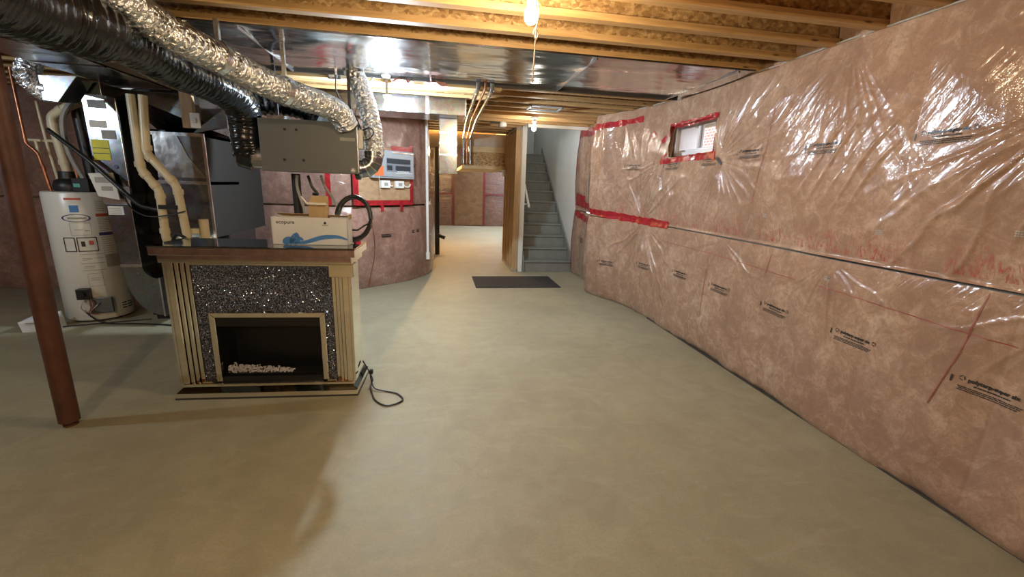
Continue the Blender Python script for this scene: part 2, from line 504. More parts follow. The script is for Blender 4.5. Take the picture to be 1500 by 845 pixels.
def wx(y, z):
    """x of the film on the right wall at (y, z): numpy arrays or numbers"""
    y = np.asarray(y, float); z = np.asarray(z, float)
    x = np.interp(y, BY, BX)
    up = smoothstep(1.12, 1.15, z)
    lo = 1 - up
    # batts puff out between the studs and are pinched at the seam and at the ceiling
    hump_u = np.clip(np.sin(PI * np.clip((z - 1.13) / 1.30, 0, 1)), 0, 1) ** 0.55
    hump_l = np.clip(np.sin(PI * np.clip((z + 0.10) / 1.30, 0, 1)), 0, 1) ** 0.45
    stud = 0.75 + 0.25 * np.abs(np.sin(PI * (y - 0.15) / 0.61)) ** 0.5
    x = x - up * (0.045 * hump_u * stud + 0.010) - lo * (0.055 * hump_l * stud + 0.004)
    # large soft lumps
    x = x + 0.016 * vnoise(y * 1.7 + 3, z * 1.9) + 0.007 * vnoise(y * 5.1 + 40, z * 4.4 + 9)
    # fans of folds pulled towards fastening points
    def fan(yc, zc, amp, reach, nf, ph, a0, a1, soft=0.35):
        dy = yc - y; dz = z - zc            # dy > 0 is nearer the camera (to the right in the photograph)
        r = np.sqrt(dy * dy + dz * dz) + 1e-6
        th = np.arctan2(dz, dy)
        dth = np.mod(th - a0, 2 * PI)
        th = a0 + dth
        wobble = 0.9 * vnoise(th * 4 + ph, r * 3.0) + 0.3 * vnoise(y * 9, z * 9)
        span = (a1 - a0)
        win = smoothstep(0, soft, dth) * (1 - smoothstep(span - soft, span, dth))
        env = smoothstep(0.02, 0.12, r) * np.exp(-(r / reach) ** 1.6)
        s = np.abs(np.sin(0.5 * nf * th + ph + 1.6 * wobble))
        ridge = (1 - s) ** 2.2 - 0.25
        return -amp * 1.5 * env * win * ridge * (0.7 + 0.6 * vnoise(th * 6 + 5, r * 1.2 + ph))
    x = x + fan(3.60, 1.78, 0.017, 0.50, 34, 0.3, -2.7, 1.9) * up
    x = x + fan(1.38, 1.88, 0.019, 0.95, 26, 1.1, 3.2, 5.0) * up
    x = x + fan(1.25, 2.05, 0.014, 0.60, 22, 2.1, 1.0, 2.9) * up
    x = x + fan(4.60, 1.80, 0.020, 0.75, 26, 2.0, 3.0, 5.6) * up
    x = x + fan(4.9, 1.14, 0.020, 0.8, 28, 0.9, 0.3, 2.8) * up
    x = x + fan(2.50, 2.42, 0.004, 0.9, 46, 0.5, 3.6, 5.6) * up
    x = x + fan(4.85, 1.10, 0.022, 1.0, 22, 0.2, 3.4, 6.1) * lo
    x = x + fan(2.3, 1.10, 0.010, 0.55, 24, 1.9, 3.3, 6.1) * lo
    x = x + fan(3.4, 1.10, 0.012, 0.7, 24, 2.9, 3.3, 6.1) * lo
    x = x + fan(1.2, 1.10, 0.010, 0.6, 24, 0.9, 3.3, 6.1) * lo
    # diagonal pleats in the middle of the upper sheet
    d = 0.80 * y + 0.60 * z
    g = np.exp(-np.abs((y - 2.15) / 0.62) ** 3 - np.abs((z - 1.78) / 0.30) ** 3) * up
    ph = d * 38 + 2.2 * vnoise(y * 1.7, z * 1.5)
    pl = (1 - np.abs(np.sin(ph))) ** 2.5
    along = 0.45 + 0.9 * vnoise(d * 11, (0.6 * y - 0.8 * z) * 2.6 + 4)
    x = x - 0.016 * g * pl * np.clip(along, 0, 2)
    # standing vertical folds of the bundle beside the stair
    b = np.exp(-((y - 5.9) / 0.5) ** 2)
    x = x + 0.022 * b * np.sin(y * 21 + 2.2 * vnoise(y * 2, z * 1.7)) * (0.4 + 0.6 * smoothstep(0.2, 0.5, z))
    # ragged foot of the lower sheet
    x = x + lo * np.exp(-np.clip(z, 0, 9) / 0.10) * (0.022 * vnoise(y * 2.6 + 11, z * 0) + 0.008 * vnoise(y * 11, z * 0 + 5))
    # sheet bellies out over the floor and tucks under
    x = x + lo * 0.03 * np.exp(-np.clip(z, 0, 9) / 0.03)
    return x

WY0, WY1, WZ0, WZ1 = 3.69, 4.41, 1.845, 2.155      # opening in the film for window_1

def grid_film(name, mat, y0, y1, z0, z1, hole=None, parent=None, thick=True):
    ysv = np.concatenate([np.arange(y0, 0.2, 0.05), np.arange(max(0.2, y0), 6.2, 0.0075), np.arange(6.2, y1, 0.02), [y1]])
    zsv = np.linspace(z0, z1, int((z1 - z0) / 0.008) + 1)
    if hole:
        ysv = np.unique(np.concatenate([ysv, hole[:2]])); zsv = np.unique(np.concatenate([zsv, hole[2:]]))
    Yg, Zg = np.meshgrid(ysv, zsv)
    Xg = wx(Yg, Zg)
    ny, nz = len(ysv), len(zsv)
    V = np.stack([Xg, Yg, Zg], -1).reshape(-1, 3)
    I = np.arange(nz * ny).reshape(nz, ny)
    F = np.stack([I[:-1, :-1], I[1:, :-1], I[1:, 1:], I[:-1, 1:]], -1)
    if hole:
        yc = (ysv[:-1] + ysv[1:]) / 2; zc = (zsv[:-1] + zsv[1:]) / 2
        k = ~(((zc > hole[2]) & (zc < hole[3]))[:, None] & ((yc > hole[0]) & (yc < hole[1]))[None, :])
        F = F[k]
    F = F.reshape(-1, 4)
    me = bpy.data.meshes.new(name)
    me.from_pydata(V.tolist(), [], F.tolist())
    me.materials.append(mat)
    me.polygons.foreach_set('use_smooth', [True] * len(me.polygons))
    return new_obj(name, me, parent)

# the framing and foundation behind the film, then the two sheets
wr = MB()
wr.box(2.66, 2.9, -3.4, WY0 - 0.1, 0, TOP); wr.box(2.66, 2.9, WY1 + 0.22, 7.36, 0, TOP)
wr.box(2.66, 2.9, WY0 - 0.1, WY1 + 0.22, 0, 1.90); wr.box(2.66, 2.9, WY0 - 0.1, WY1 + 0.22, 2.18, TOP)
wall_right = wr.build('wall_right', M['plaster'], props=dict(kind='structure'))
grid_film('upper_sheet', M['film'], -2.15, 7.36, 1.124, 2.44, (WY0, WY1, WZ0, WZ1), wall_right)
grid_film('lower_sheet', M['film'], -2.15, 7.36, 0.004, 1.112, None, wall_right)
MB().box(2.499, 2.52, -2.15, 4.6, 1.09, 1.165).build('seam_board', M['seam_board'], wall_right)
MB().box(2.475, 2.60, -2.15, 4.6, 0.0, 0.010).build('floor_gap_shade', M['dark_strip'], wall_right)  # dark strip put in for the shadowed gap under the film edge
# bagged batts in the rim between the joist ends
rb = MB()
yy = np.linspace(-2.15, 6.93, 420); zz = np.linspace(H - 0.01, TOP, 12)
Yg, Zg = np.meshgrid(yy, zz)
Xg = 2.535 + 0.02 * vnoise(Yg * 9, Zg * 9) - 0.03 * np.abs(np.sin(PI * (Yg - 3.305) / 0.326)) ** 0.7 + 0.02 * vnoise(Yg * 30, Zg * 4)
I = np.arange(Yg.size).reshape(Yg.shape)
rb.add(np.stack([Xg, Yg, Zg], -1).reshape(-1, 3).tolist(),
       np.stack([I[:-1, :-1], I[1:, :-1], I[1:, 1:], I[:-1, 1:]], -1).reshape(-1, 4).tolist())
rb.build('rim_batt', M['film'], wall_right, smooth=True)
MB().tube([(float(wx(y, 2.425)) - 0.004, y, 2.432 + 0.006 * math.sin(y * 3)) for y in np.arange(-2.1, 5.2, 0.06)], 0.007, 5).build('top_seam', M['grey_board'], wall_right)

def strip(name, path, width, mat, parent, off=0.005, wob=0.0, step=0.02):
    """ribbon lying on the right-hand film along (y, z) path"""
    pts = resample([Vector((p[0], p[1], 0)) for p in path] , step)
    pts.append(Vector((path[-1][0], path[-1][1], 0)))
    vs = []; fs = []
    n = len(pts)
    for i, p in enumerate(pts):
        t = pts[min(i + 1, n - 1)] - pts[max(i - 1, 0)]
        t.normalize()
        nn = Vector((-t.y, t.x, 0))
        ww = width * (1 + wob * float(vnoise(np.array(i * 0.31 + p.x), np.array(p.y * 3))))
        for k in range(5):
            q = p + nn * ww * (k / 4 - 0.5)
            vs.append((float(wx(q.x, q.y)) - off - 0.003 * float(vnoise(np.array(q.x * 40), np.array(q.y * 40))), q.x, q.y))
    for i in range(n - 1):
        for k in range(4):
            fs.append((i * 5 + k, i * 5 + k + 1, i * 5 + k + 6, i * 5 + k + 5))
    return MB().add(vs, fs).build(name, mat, parent, smooth=True)

for path, wd in [
    ([(5.05, 2.31), (5.5, 2.30), (5.75, 2.29), (6.1, 2.31)], 0.07),
    ([(6.1, 2.31), (6.6, 2.33), (7.3, 2.37)], 0.11),
    ([(6.10, 2.30), (6.12, 1.9), (6.08, 1.4), (6.12, 1.0), (6.15, 0.5), (6.18, 0.15)], 0.035),
    ([(7.30, 2.35), (7.31, 1.8), (7.30, 1.2), (7.31, 0.6), (7.32, 0.05)], 0.05),
    ([(4.35, 1.132), (4.8, 1.135), (5.3, 1.15), (5.7, 1.17), (6.15, 1.20)], 0.085),
    ([(6.15, 1.17), (6.7, 1.22), (7.28, 1.26)], 0.10),
    ([(6.05, 0.98), (6.6, 1.00), (7.28, 1.08)], 0.09),
    ([(6.75, 1.30), (7.25, 1.36)], 0.12),
]:
    strip('sheathing_tape', path, wd, M['tape'], wall_right, wob=0.25)
# tape round the window opening
strip('sheathing_tape', [(3.67, 2.165), (4.1, 2.165), (4.50, 2.16)], 0.055, M['tape'], wall_right, wob=0.35)
strip('sheathing_tape', [(3.66, 1.828), (4.1, 1.822), (4.58, 1.805)], 0.065, M['tape'], wall_right, wob=0.35)
strip('sheathing_tape', [(3.68, 1.86), (3.675, 1.77)], 0.045, M['tape'], wall_right)
strip('sheathing_tape', [(4.46, 2.16), (4.50, 2.06)], 0.045, M['tape'], wall_right, wob=0.5)
strip('sheathing_tape', [(4.54, 2.06), (4.60, 2.01)], 0.045, M['tape'], wall_right, wob=0.5)
strip('sheathing_tape', [(4.80, 2.12), (4.74, 2.08)], 0.06, M['tape'], wall_right, wob=0.5)
strip('sheathing_tape', [(4.50, 1.90), (4.60, 1.79)], 0.05, M['tape'], wall_right, wob=0.5)
strip('dark_tear', [(3.62, 1.80), (3.54, 1.74)], 0.025, M['dark_strip'], wall_right, off=0.01)
# creases and marked stud lines
for path, wd in [([(1.50, 1.10), (1.53, 0.80), (1.60, 0.50)], 0.005), ([(2.83, 1.06), (2.84, 0.90)], 0.006),
                 ([(3.55, 1.0), (3.56, 0.35)], 0.005), ([(4.55, 0.96), (3.6, 0.955), (2.55, 0.93)], 0.005),
                 ([(2.35, 0.935), (1.6, 0.90), (1.0, 0.885)], 0.005), ([(3.02, 2.12), (3.03, 1.85), (3.10, 1.42)], 0.006)]:
    strip('crease_line', path, wd, M['red_line'], wall_right, off=0.003)
strip('stud_gap', [(6.62, 1.72), (6.64, 1.32)], 0.05, M['grey_board'], wall_right)

# printed marks on the film
def text_mesh(body, size, bold=0.0):
    cu = bpy.data.curves.new('t', 'FONT')
    cu.body = body; cu.size = size; cu.resolution_u = 2; cu.offset = bold
    cu.align_x = 'LEFT'
    ob = bpy.data.objects.new('t', cu)
    COL.objects.link(ob)
    bpy.context.view_layer.update()
    dg = bpy.context.evaluated_depsgraph_get()
    ev = ob.evaluated_get(dg)
    me = ev.to_mesh()
    vs = [tuple(v.co) for v in me.vertices]
    fs = [tuple(p.vertices) for p in me.polygons]
    ev.to_mesh_clear()
    bpy.data.objects.remove(ob); bpy.data.curves.remove(cu)
    return vs, fs

T_MAIN = text_mesh('polytarp-super six', 0.030, 0.0016)
T_SUB = text_mesh('VAPOUR BARRIER 6 MIL', 0.011, 0.0003) if False else None
main_w = max(v[0] for v in T_MAIN[0])

def printed_mark(yc, zc, tilt=0.0, s=1.0):
    P2 = []; F2 = []
    def add(vs, fs):
        b = len(P2)
        P2.extend(vs); F2.extend([tuple(b + i for i in f) for f in fs])
    k = 0.185 / main_w
    add([((v[0] * k) - 0.085, v[1] * k + 0.012) for v in T_MAIN[0]], T_MAIN[1])
    def rect(u0, u1, v0, v1): add([(u0, v0), (u1, v0), (u1, v1), (u0, v1)], [(0, 1, 2, 3)])
    rr = random.Random(3)
    def words(u0, u1, v, h):
        u = u0
        while u < u1:
            w_ = min(rr.uniform(0.008, 0.022), u1 - u)
            rect(u, u + w_, v, v + h); u += w_ + 0.0022
    words(-0.062, 0.070, -0.006, 0.0065)
    words(-0.118, 0.118, -0.022, 0.0045)
    words(-0.112, 0.110, -0.030, 0.0045)
    words(-0.118, 0.100, -0.039, 0.0045)
    rect(-0.152, -0.144, -0.012, 0.022)
    for uc in (-0.108, 0.122):          # three chasing arrows
        for q in range(3):
            a = 2 * PI * q / 3 + PI / 2
            a2 = a + 2 * PI / 3 * 0.70
            p0 = (uc + 0.015 * math.cos(a), 0.021 + 0.015 * math.sin(a)); p1 = (uc + 0.015 * math.cos(a2), 0.021 + 0.015 * math.sin(a2))
            i0 = (uc + 0.009 * math.cos(a), 0.021 + 0.009 * math.sin(a)); i1 = (uc + 0.009 * math.cos(a2), 0.021 + 0.009 * math.sin(a2))
            add([p0, p1, i1, i0], [(0, 1, 2, 3)])
    mb = MB()
    ct, st = math.cos(tilt), math.sin(tilt)
    vs = []
    for u, v in P2:
        u *= s; v *= s
        a = u * ct - v * st; b = u * st + v * ct
        y = yc - a; z = zc + b
        vs.append((y, z))
    arr = np.array(vs)
    xs = wx(arr[:, 0], arr[:, 1]) - 0.0035
    mb.add([(float(x), float(q[0]), float(q[1])) for x, q in zip(xs, vs)], F2)
    return mb.build('printed_mark', M['ink'], wall_right)

for yc, zc, tl in [(1.83, 1.812, 0.02), (2.52, 1.806, 0.0), (3.20, 1.812, 0.0), (3.74, 1.775, 0.0), (4.37, 1.755, 0.03), (5.12, 1.765, -0.03), (6.35, 1.80, 0.0)]:
    printed_mark(yc, zc, tl)
for yc, zc, tl in [(1.385, 0.665, -0.02), (2.045, 0.675, -0.03), (2.675, 0.675, -0.02), (3.33, 0.672, -0.02), (3.98, 0.670, 0), (4.72, 0.62, 0), (5.45, 0.52, 0.05), (6.75, 0.67, 0)]:
    printed_mark(yc, zc, tl)
for yc, zc in [(2.05, 1.30), (2.95, 1.33), (1.45, 1.36), (2.30, 0.98)]:      # small ghosted stamps
    mb = MB()
    for k in range(3):
        for q in range(4):
            y0 = yc - 0.018 + q * 0.010; z0 = zc + k * 0.010
            c = [(y0, z0), (y0 + 0.008, z0), (y0 + 0.008, z0 + 0.006), (y0, z0 + 0.006)]
            mb.quad(*[(float(wx(a, b)) - 0.003, a, b) for a, b in c])
    mb.build('stamp', M['grey_print'], wall_right)

# ------------------------------------------------------------------ window_1 and what is outside
wnd = MB()
fx0, fx1 = 2.56, 2.66
a0, a1, b0, b1 = 3.76, 4.605, 1.865, 2.195
wnd.box(fx0, fx1, a0, a1, b0, b0 + 0.035); wnd.box(fx0, fx1, a0, a1, b1 - 0.03, b1)
wnd.box(fx0, fx1, a0, a0 + 0.03, b0, b1); wnd.box(fx0, fx1, a1 - 0.045, a1, b0, b1)
window_1 = wnd.build('window_1', M['vinyl'], bevel=0.004, props=dict(kind='structure'))
s1 = MB()
for u0, u1, xo in ((a0 + 0.03, 4.17, 0.0), (4.13, a1 - 0.045, 0.025)):
    sb = MB()
    x0, x1 = fx0 + 0.012 + xo, fx0 + 0.034 + xo
    sb.box(x0, x1, u0, u1, b0 + 0.035, b0 + 0.06); sb.box(x0, x1, u0, u1, b1 - 0.055, b1 - 0.03)
    sb.box(x0, x1, u0, u0 + 0.03, b0 + 0.06, b1 - 0.055); sb.box(x0, x1, u1 - 0.03, u1, b0 + 0.06, b1 - 0.055)
    so = sb.build('sash', M['vinyl'], window_1, bevel=0.003)
    MB().box(x0 + 0.008, x0 + 0.012, u0 + 0.028, u1 - 0.028, b0 + 0.058, b1 - 0.053).build('pane', M['glass'], so)
# film-lined reveal with tape
MB().box(2.66, 2.92, a1 - 0.005, a1 + 0.01, b0 - 0.02, b1 + 0.02).build('outer_jamb', M['vinyl'], window_1)
rv = MB()
rv.quad((2.44, WY0, WZ0), (2.44, WY1, WZ0), (2.57, a1, b0 + 0.004), (2.57, a0, b0 + 0.004))
rv.quad((2.44, WY0, WZ1), (2.57, a0, b1 - 0.004), (2.57, a1, b1 - 0.004), (2.44, WY1, WZ1))
rv.quad((2.44, WY0, WZ0), (2.57, a0, b0), (2.57, a0, b1), (2.44, WY0, WZ1))
rv.build('trim_3', M['tape'], props=dict(kind='structure'))
n_ = 14
vs = []; fs = []
for i in range(n_ + 1):
    for k in range(9):
        u = i / n_; q = k / 8
        x = 2.405 + 0.165 * u; y = WY1 + (a1 - WY1) * u
        z0 = WZ0 + (b0 - WZ0) * u; z1 = WZ1 + (b1 - WZ1) * u
        d = 0.02 * float(vnoise(np.array(u * 5), np.array(q * 6 + 3)))
        vs.append((x, y + d * (1 - u), z0 + (z1 - z0) * q))
for i in range(n_):
    for k in range(8): fs.append((i * 9 + k, i * 9 + k + 1, i * 9 + k + 10, i * 9 + k + 9))
MB().add(vs, fs).build('reveal_film', M['film_clear'], window_1, smooth=True)
MB().box(2.548, 2.556, a1 - 0.015, a1 + 0.02, b0 - 0.02, b1 + 0.02).build('reveal_tape', M['tape'], window_1)
nb = MB().box(5.3, 5.6, 0.5, 10.5, -1, 6).build('neighbour_wall', M['brick'])
tag(nb, 'red brick wall of the house next door, seen through the small window', 'wall')
gr = MB().box(2.9, 5.3, 0.5, 10.5, 1.5, 1.6).build('ground_outside', M['plaster'], props=dict(kind='structure'))

# ------------------------------------------------------------------ the other walls of the shell
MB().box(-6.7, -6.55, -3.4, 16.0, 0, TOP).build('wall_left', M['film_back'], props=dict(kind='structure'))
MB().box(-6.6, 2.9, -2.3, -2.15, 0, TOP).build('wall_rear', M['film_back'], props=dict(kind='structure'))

# insulated wall behind the furnace, turning the corner by the breaker panel
PATH = [(-6.55, 6.40), (-3.0, 6.30), (-1.45, 6.10), (-1.06, 6.18), (-0.43, 6.745), (-0.20, 7.15), (-0.127, 7.57), (-0.127, 9.5), (-0.127, 15.8)]
seg_l = [math.dist(PATH[i], PATH[i + 1]) for i in range(len(PATH) - 1)]
cum = np.concatenate([[0], np.cumsum(seg_l)])
PX = np.array([p[0] for p in PATH]); PY = np.array([p[1] for p in PATH])
def path_at(s):
    e = 0.10
    x = (np.interp(s - e, cum, PX) + np.interp(s, cum, PX) + np.interp(s + e, cum, PX)) / 3
    y = (np.interp(s - e, cum, PY) + np.interp(s, cum, PY) + np.interp(s + e, cum, PY)) / 3
    tx = np.interp(s + e, cum, PX) - np.interp(s - e, cum, PX); ty = np.interp(s + e, cum, PY) - np.interp(s - e, cum, PY)
    L = np.hypot(tx, ty) + 1e-9
    return x, y, ty / L, -tx / L        # outward normal (into the room)
def back_off(s, z, zs=1.14):
    up = z > zs
    hu = np.clip(np.sin(PI * np.clip((z - zs) / (2.43 - zs), 0, 1)), 0, 1) ** 0.5
    hl = np.clip(np.sin(PI * np.clip((z + 0.05) / (zs + 0.06), 0, 1)), 0, 1) ** 0.4
    o = np.where(up, 0.05 * hu - 0.03, 0.07 * hl)
    o = o * (0.7 + 0.3 * np.abs(np.sin(PI * s / 0.61)) ** 0.4)
    return o + 0.014 * vnoise(s * 2.3, z * 2.5 + 7) + 0.006 * vnoise(s * 9, z * 5)
def back_panel(name, s0, s1, z0, z1, parent, mat, step=0.03):
    ss = np.arange(s0, s1 + step / 2, step); zz = np.arange(z0, z1 + 0.015, 0.03); zz[-1] = z1
    S, Z = np.meshgrid(ss, zz)
    x, y, nx, ny = path_at(S)
    o = back_off(S, Z)
    V = np.stack([x + nx * o, y + ny * o, Z], -1).reshape(-1, 3)
    I = np.arange(S.size).reshape(S.shape)
    F = np.stack([I[:-1, :-1], I[:-1, 1:], I[1:, 1:], I[1:, :-1]], -1).reshape(-1, 4)
    return MB().add(V.tolist(), F.tolist()).build(name, mat, parent, smooth=True)
wbk = MB()
for a, b in zip(PATH[:-1], PATH[1:]):
    d = Vector((b[0] - a[0], b[1] - a[1], 0)).normalized(); nrm = Vector((-d.y, d.x, 0))
    A = Vector((a[0], a[1], 0)) + nrm * 0.10; B = Vector((b[0], b[1], 0)) + nrm * 0.10
    wbk.hexa([A, B, B + nrm * 0.1, A + nrm * 0.1], [p + Vector((0, 0, TOP)) for p in (A, B, B + nrm * 0.1, A + nrm * 0.1)])
wall_back = wbk.build('wall_back', M['plaster'], props=dict(kind='structure'))
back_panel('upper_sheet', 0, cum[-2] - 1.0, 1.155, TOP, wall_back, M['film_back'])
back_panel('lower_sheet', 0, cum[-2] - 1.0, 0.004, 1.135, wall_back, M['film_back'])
def back_pt(s, z, off=0.0):
    x, y, nx, ny = path_at(np.array(s)); o = back_off(np.array(s), np.array(z)) + off
    return Vector((float(x + nx * o), float(y + ny * o), z))
S_C = float(cum[3])           # start of the chamfer
def back_tape(path, wd, mat=M['tape'], off=0.012):
    pts = resample([Vector((p[0], p[1], 0)) for p in path], 0.03); pts.append(Vector((path[-1][0], path[-1][1], 0)))
    vs = []; fs = []
    for i, p in enumerate(pts):
        t = pts[min(i + 1, len(pts) - 1)] - pts[max(i - 1, 0)]; t.normalize()
        nn = Vector((-t.y, t.x, 0))
        for k in (-0.5, 0.5):
            q = p + nn * wd * k
            vs.append(back_pt(q.x, q.y, off))
    for i in range(len(pts) - 1): fs.append((2 * i, 2 * i + 1, 2 * i + 3, 2 * i + 2))
    return MB().add(vs, fs).build('sheathing_tape', mat, wall_back, smooth=True)

# ------------------------------------------------------------------ far room end, stairwell and partition
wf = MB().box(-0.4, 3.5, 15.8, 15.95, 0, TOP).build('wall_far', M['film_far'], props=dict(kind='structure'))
MB().box(0.62, 1.62, 15.74, 15.79, 0.03, 2.0).build('plywood_board', M['pine_dark'], wf)
for x0, x1, z0, z1 in ((0.54, 0.62, 0, 2.2), (1.62, 1.70, 0, 2.2), (-0.2, 0.54, 1.10, 1.16), (1.70, 2.5, 1.10, 1.16)):
    MB().box(x0, x1, 15.755, 15.785, z0, z1).build('sheathing_tape', M['tape_dark'], wf)
MB().box(3.4, 3.55, 11.2, 16.0, 0, TOP).build('wall_far_right', M['plaster'], props=dict(kind='structure'))
# stairwell drywall
ws = MB()
ws.box(2.405, 2.60, 7.36, 11.2, 0, 4.3)
wall_stair_right = ws.build('wall_stair_right', M['wall_paint'], props=dict(kind='structure'))
ws = MB()
ws.box(1.405, 1.485, 7.40, 8.62, 0, 4.3); ws.box(1.405, 1.485, 8.62, 11.2, 1.80, 4.3)
wall_stair_left = ws.build('wall_stair_left', M['wall_paint'], bevel=0.006, props=dict(kind='structure'))
MB().box(1.40, 2.6, 11.05, 11.2, 1.8, 4.3).build('wall_stair_back', M['wall_paint'], props=dict(kind='structure'))
MB().box(1.40, 2.6, 6.985, 7.06, TOP - 0.01, 4.3).build('wall_stair_front', M['wall_paint'], props=dict(kind='structure'))
MB().box(1.35, 2.65, 6.9, 11.25, 4.3, 4.36).build('ceiling_stair', M['wall_paint'], props=dict(kind='structure'))
MB().box(2.398, 2.404, 11.0, 11.04, 2.2, 3.0).build('trim_4', M['grey_print'], props=dict(kind='structure'))

# bare stud partition beside the stair
part = MB().box(1.388, 1.404, 7.41, 8.62, 0.04, H).build('wall_partition', M['plaster'], props=dict(kind='structure'))
stud = None
for y in (7.42, 7.72, 8.02, 8.32, 8.58):
    if stud is None:
        o = stud = MB().box(1.300, 1.388, -0.019, 0.019, 0.038, H - 0.04).build('stud', M['lumber_z'], part, bevel=0.002)
    else:
        o = stud.copy(); COL.objects.link(o)
    o.location = (0, y, 0)
MB().box(1.300, 1.388, 7.40, 8.62, 0.0, 0.038).build('bottom_plate', M['grey_board'], part)
MB().box(1.300, 1.388, 7.40, 8.62, H - 0.04, H - 0.001).build('top_plate', M['grey_board'], part)

# staircase
stc = thing('staircase', 'grey painted wooden staircase climbing between white walls at the back', 'stairs', (1.94, 7.4, 0))
RISE, RUN = 0.2, 0.25
tr0 = MB().box(-0.435, 0.435, -0.028, RUN + 0.012, -0.03, 0.0).build('tread', M['stair'], stc, bevel=0.008)
ri0 = MB().box(-0.435, 0.435, 0.0, 0.016, -RISE, -0.03).build('riser', M['stair'], stc)
for k in range(11):
    t_, r_ = (tr0, ri0) if k == 0 else (tr0.copy(), ri0.copy())
    if k:
        COL.objects.link(t_); COL.objects.link(r_)
    t_.location = r_.location = (0, k * RUN, (k + 1) * RISE)
MB().box(-0.45, 0.46, 10 * RUN + 0.25, 3.64, 2.12, 2.199).build('landing', M['stair'], stc)
for sx in (-0.448, 0.437):
    MB().prism([(-0.04, 0.0), (0.0, 0.0), (2.75, 2.20), (2.75, 2.36), (-0.04, 0.24)], sx, sx + 0.022, 'x').build('stringer', M['stair'], stc)
hr = thing('handrail', 'short white wooden handrail on the left wall of the stairs', 'handrail', (1.63, 7.95, 1.1))
MB().tube([(0.0, -0.25, 0.02), (0.0, 0.30, 0.46)], 0.022, 8).build('rail', M['white'], hr, smooth=True)
for q in (0.15, 0.8):
    MB().tube([(-0.14, -0.25 + 0.55 * q, 0.0 + 0.44 * q), (0.0, -0.25 + 0.55 * q, 0.01 + 0.44 * q)], 0.008, 6).build('bracket', M['white'], hr)

# boxed landing hanging over the passage
lp = thing('landing_box', 'wood framed underside of a landing hanging above the back passage', 'bulkhead', (0.93, 8.64, 1.73))
MB().box(-0.27, 0.455, 0.03, 0.05, 0.46, 0.70).build('grey_panel', M['plaster'], lp)
MB().box(-0.31, -0.27, 0.0, 0.06, 0.44, 0.70).build('side_stud', M['lumber_z'], lp)
MB().box(-0.33, 0.455, -0.03, 0.06, 0.36, 0.46).build('ledge_board', M['lumber_x'], lp, bevel=0.004)
MB().box(-0.42, 0.455, 0.0, 0.05, 0.11, 0.36).build('osb_band', M['osb'], lp)
MB().box(-0.45, 0.455, -0.02, 2.4, 0.05, 0.11).build('bottom_plate', M['lumber_x'], lp)
bk = thing('pull_light', 'white bulb holder with a hanging pull string under the landing edge', 'light', (1.27, 8.52, 1.78))
MB().lathe([(0.045, 0.0), (0.05, 0.02), (0.03, 0.03)], (0, 0, -0.03)).build('holder', M['white'], bk, smooth=True)
MB().lathe([(0.004, -0.13), (0.024, -0.115), (0.03, -0.09), (0.018, -0.05), (0.014, -0.03)], (0, 0, 0), 14).build('bulb', M['white'], bk, smooth=True)
MB().tube([(0.02, -0.02, -0.03), (0.022, -0.02, -0.5)], 0.004, 5).build('pull_string', M['white'], bk)

# ------------------------------------------------------------------ light bulbs
def bulb_things():
    info = dict(
        near=('bare lit warm bulb with a long white pull cord, nearest the camera', 0.5),
        cold=('bare lit bluish white bulb hanging beside the foil duct on the left', 0.0),
        stair=('bare lit bulb on the joists in front of the stairs', 0.0),
        rear_fill=('added warm bulb out of view behind the camera, a fill for the fireplace', 0.0),
        side=('bare bulb on the joists at the far left of the furnace area', 0.0),
        back=('bare warm bulb lighting the far back room', 0.0),
        upstairs_fill=('added cool bulb out of view above the upper stairs', 0.0))
    for k, (pos, col, st) in BULBS.items():
        lab, cord = info[k]
        t = thing('light_bulb', lab, 'light', pos, 0, 'bare ceiling bulbs')
        em = emit('bulb_glow_' + k, col, st)
        MB().lathe([(0.006, -0.055), (0.018, -0.050), (0.028, -0.036), (0.031, -0.018), (0.027, 0.002), (0.017, 0.022), (0.014, 0.03)], (0, 0, 0), 16).build('bulb', em, t, smooth=True)
        ceil_z = {'upstairs_fill': 4.3, 'back': TOP}.get(k, H)
        dz = max(ceil_z - pos[2], 0.06)
        hb = MB().lathe([(0.020, 0.03), (0.022, 0.05), (0.030, 0.062), (0.034, 0.075)], (0, 0, 0), 16)
        hb.build('socket', M['white'], t, smooth=True)
        if dz > 0.09:
            MB().lathe([(0.045, dz - 0.03), (0.055, dz - 0.012), (0.057, dz)], (0, 0, 0), 18).build('base', M['white'], t, smooth=True)
            MB().tube([(0, 0, 0.07), (0, 0, dz - 0.02)], 0.012, 8).build('stem', M['white'], t)
        if cord:
            MB().tube(spline([(0.025, -0.02, 0.04), (0.03, -0.03, -0.02), (0.022, -0.03, -0.085), (0.015, -0.03, -0.30)], 6), 0.0032, 6).build('pull_cord', M['white'], t)
            MB().tube(spline([(0.022, -0.03, -0.075), (0.032, -0.03, -0.10), (0.022, -0.03, -0.125), (0.010, -0.03, -0.10)], 6, True), 0.0028, 6, closed=True).build('cord_loop', M['white'], t)
            MB().tube([(0.015, -0.03, -0.285), (0.015, -0.03, -0.31)], 0.006, 6).build('cord_tip', M['white'], t)
bulb_things()

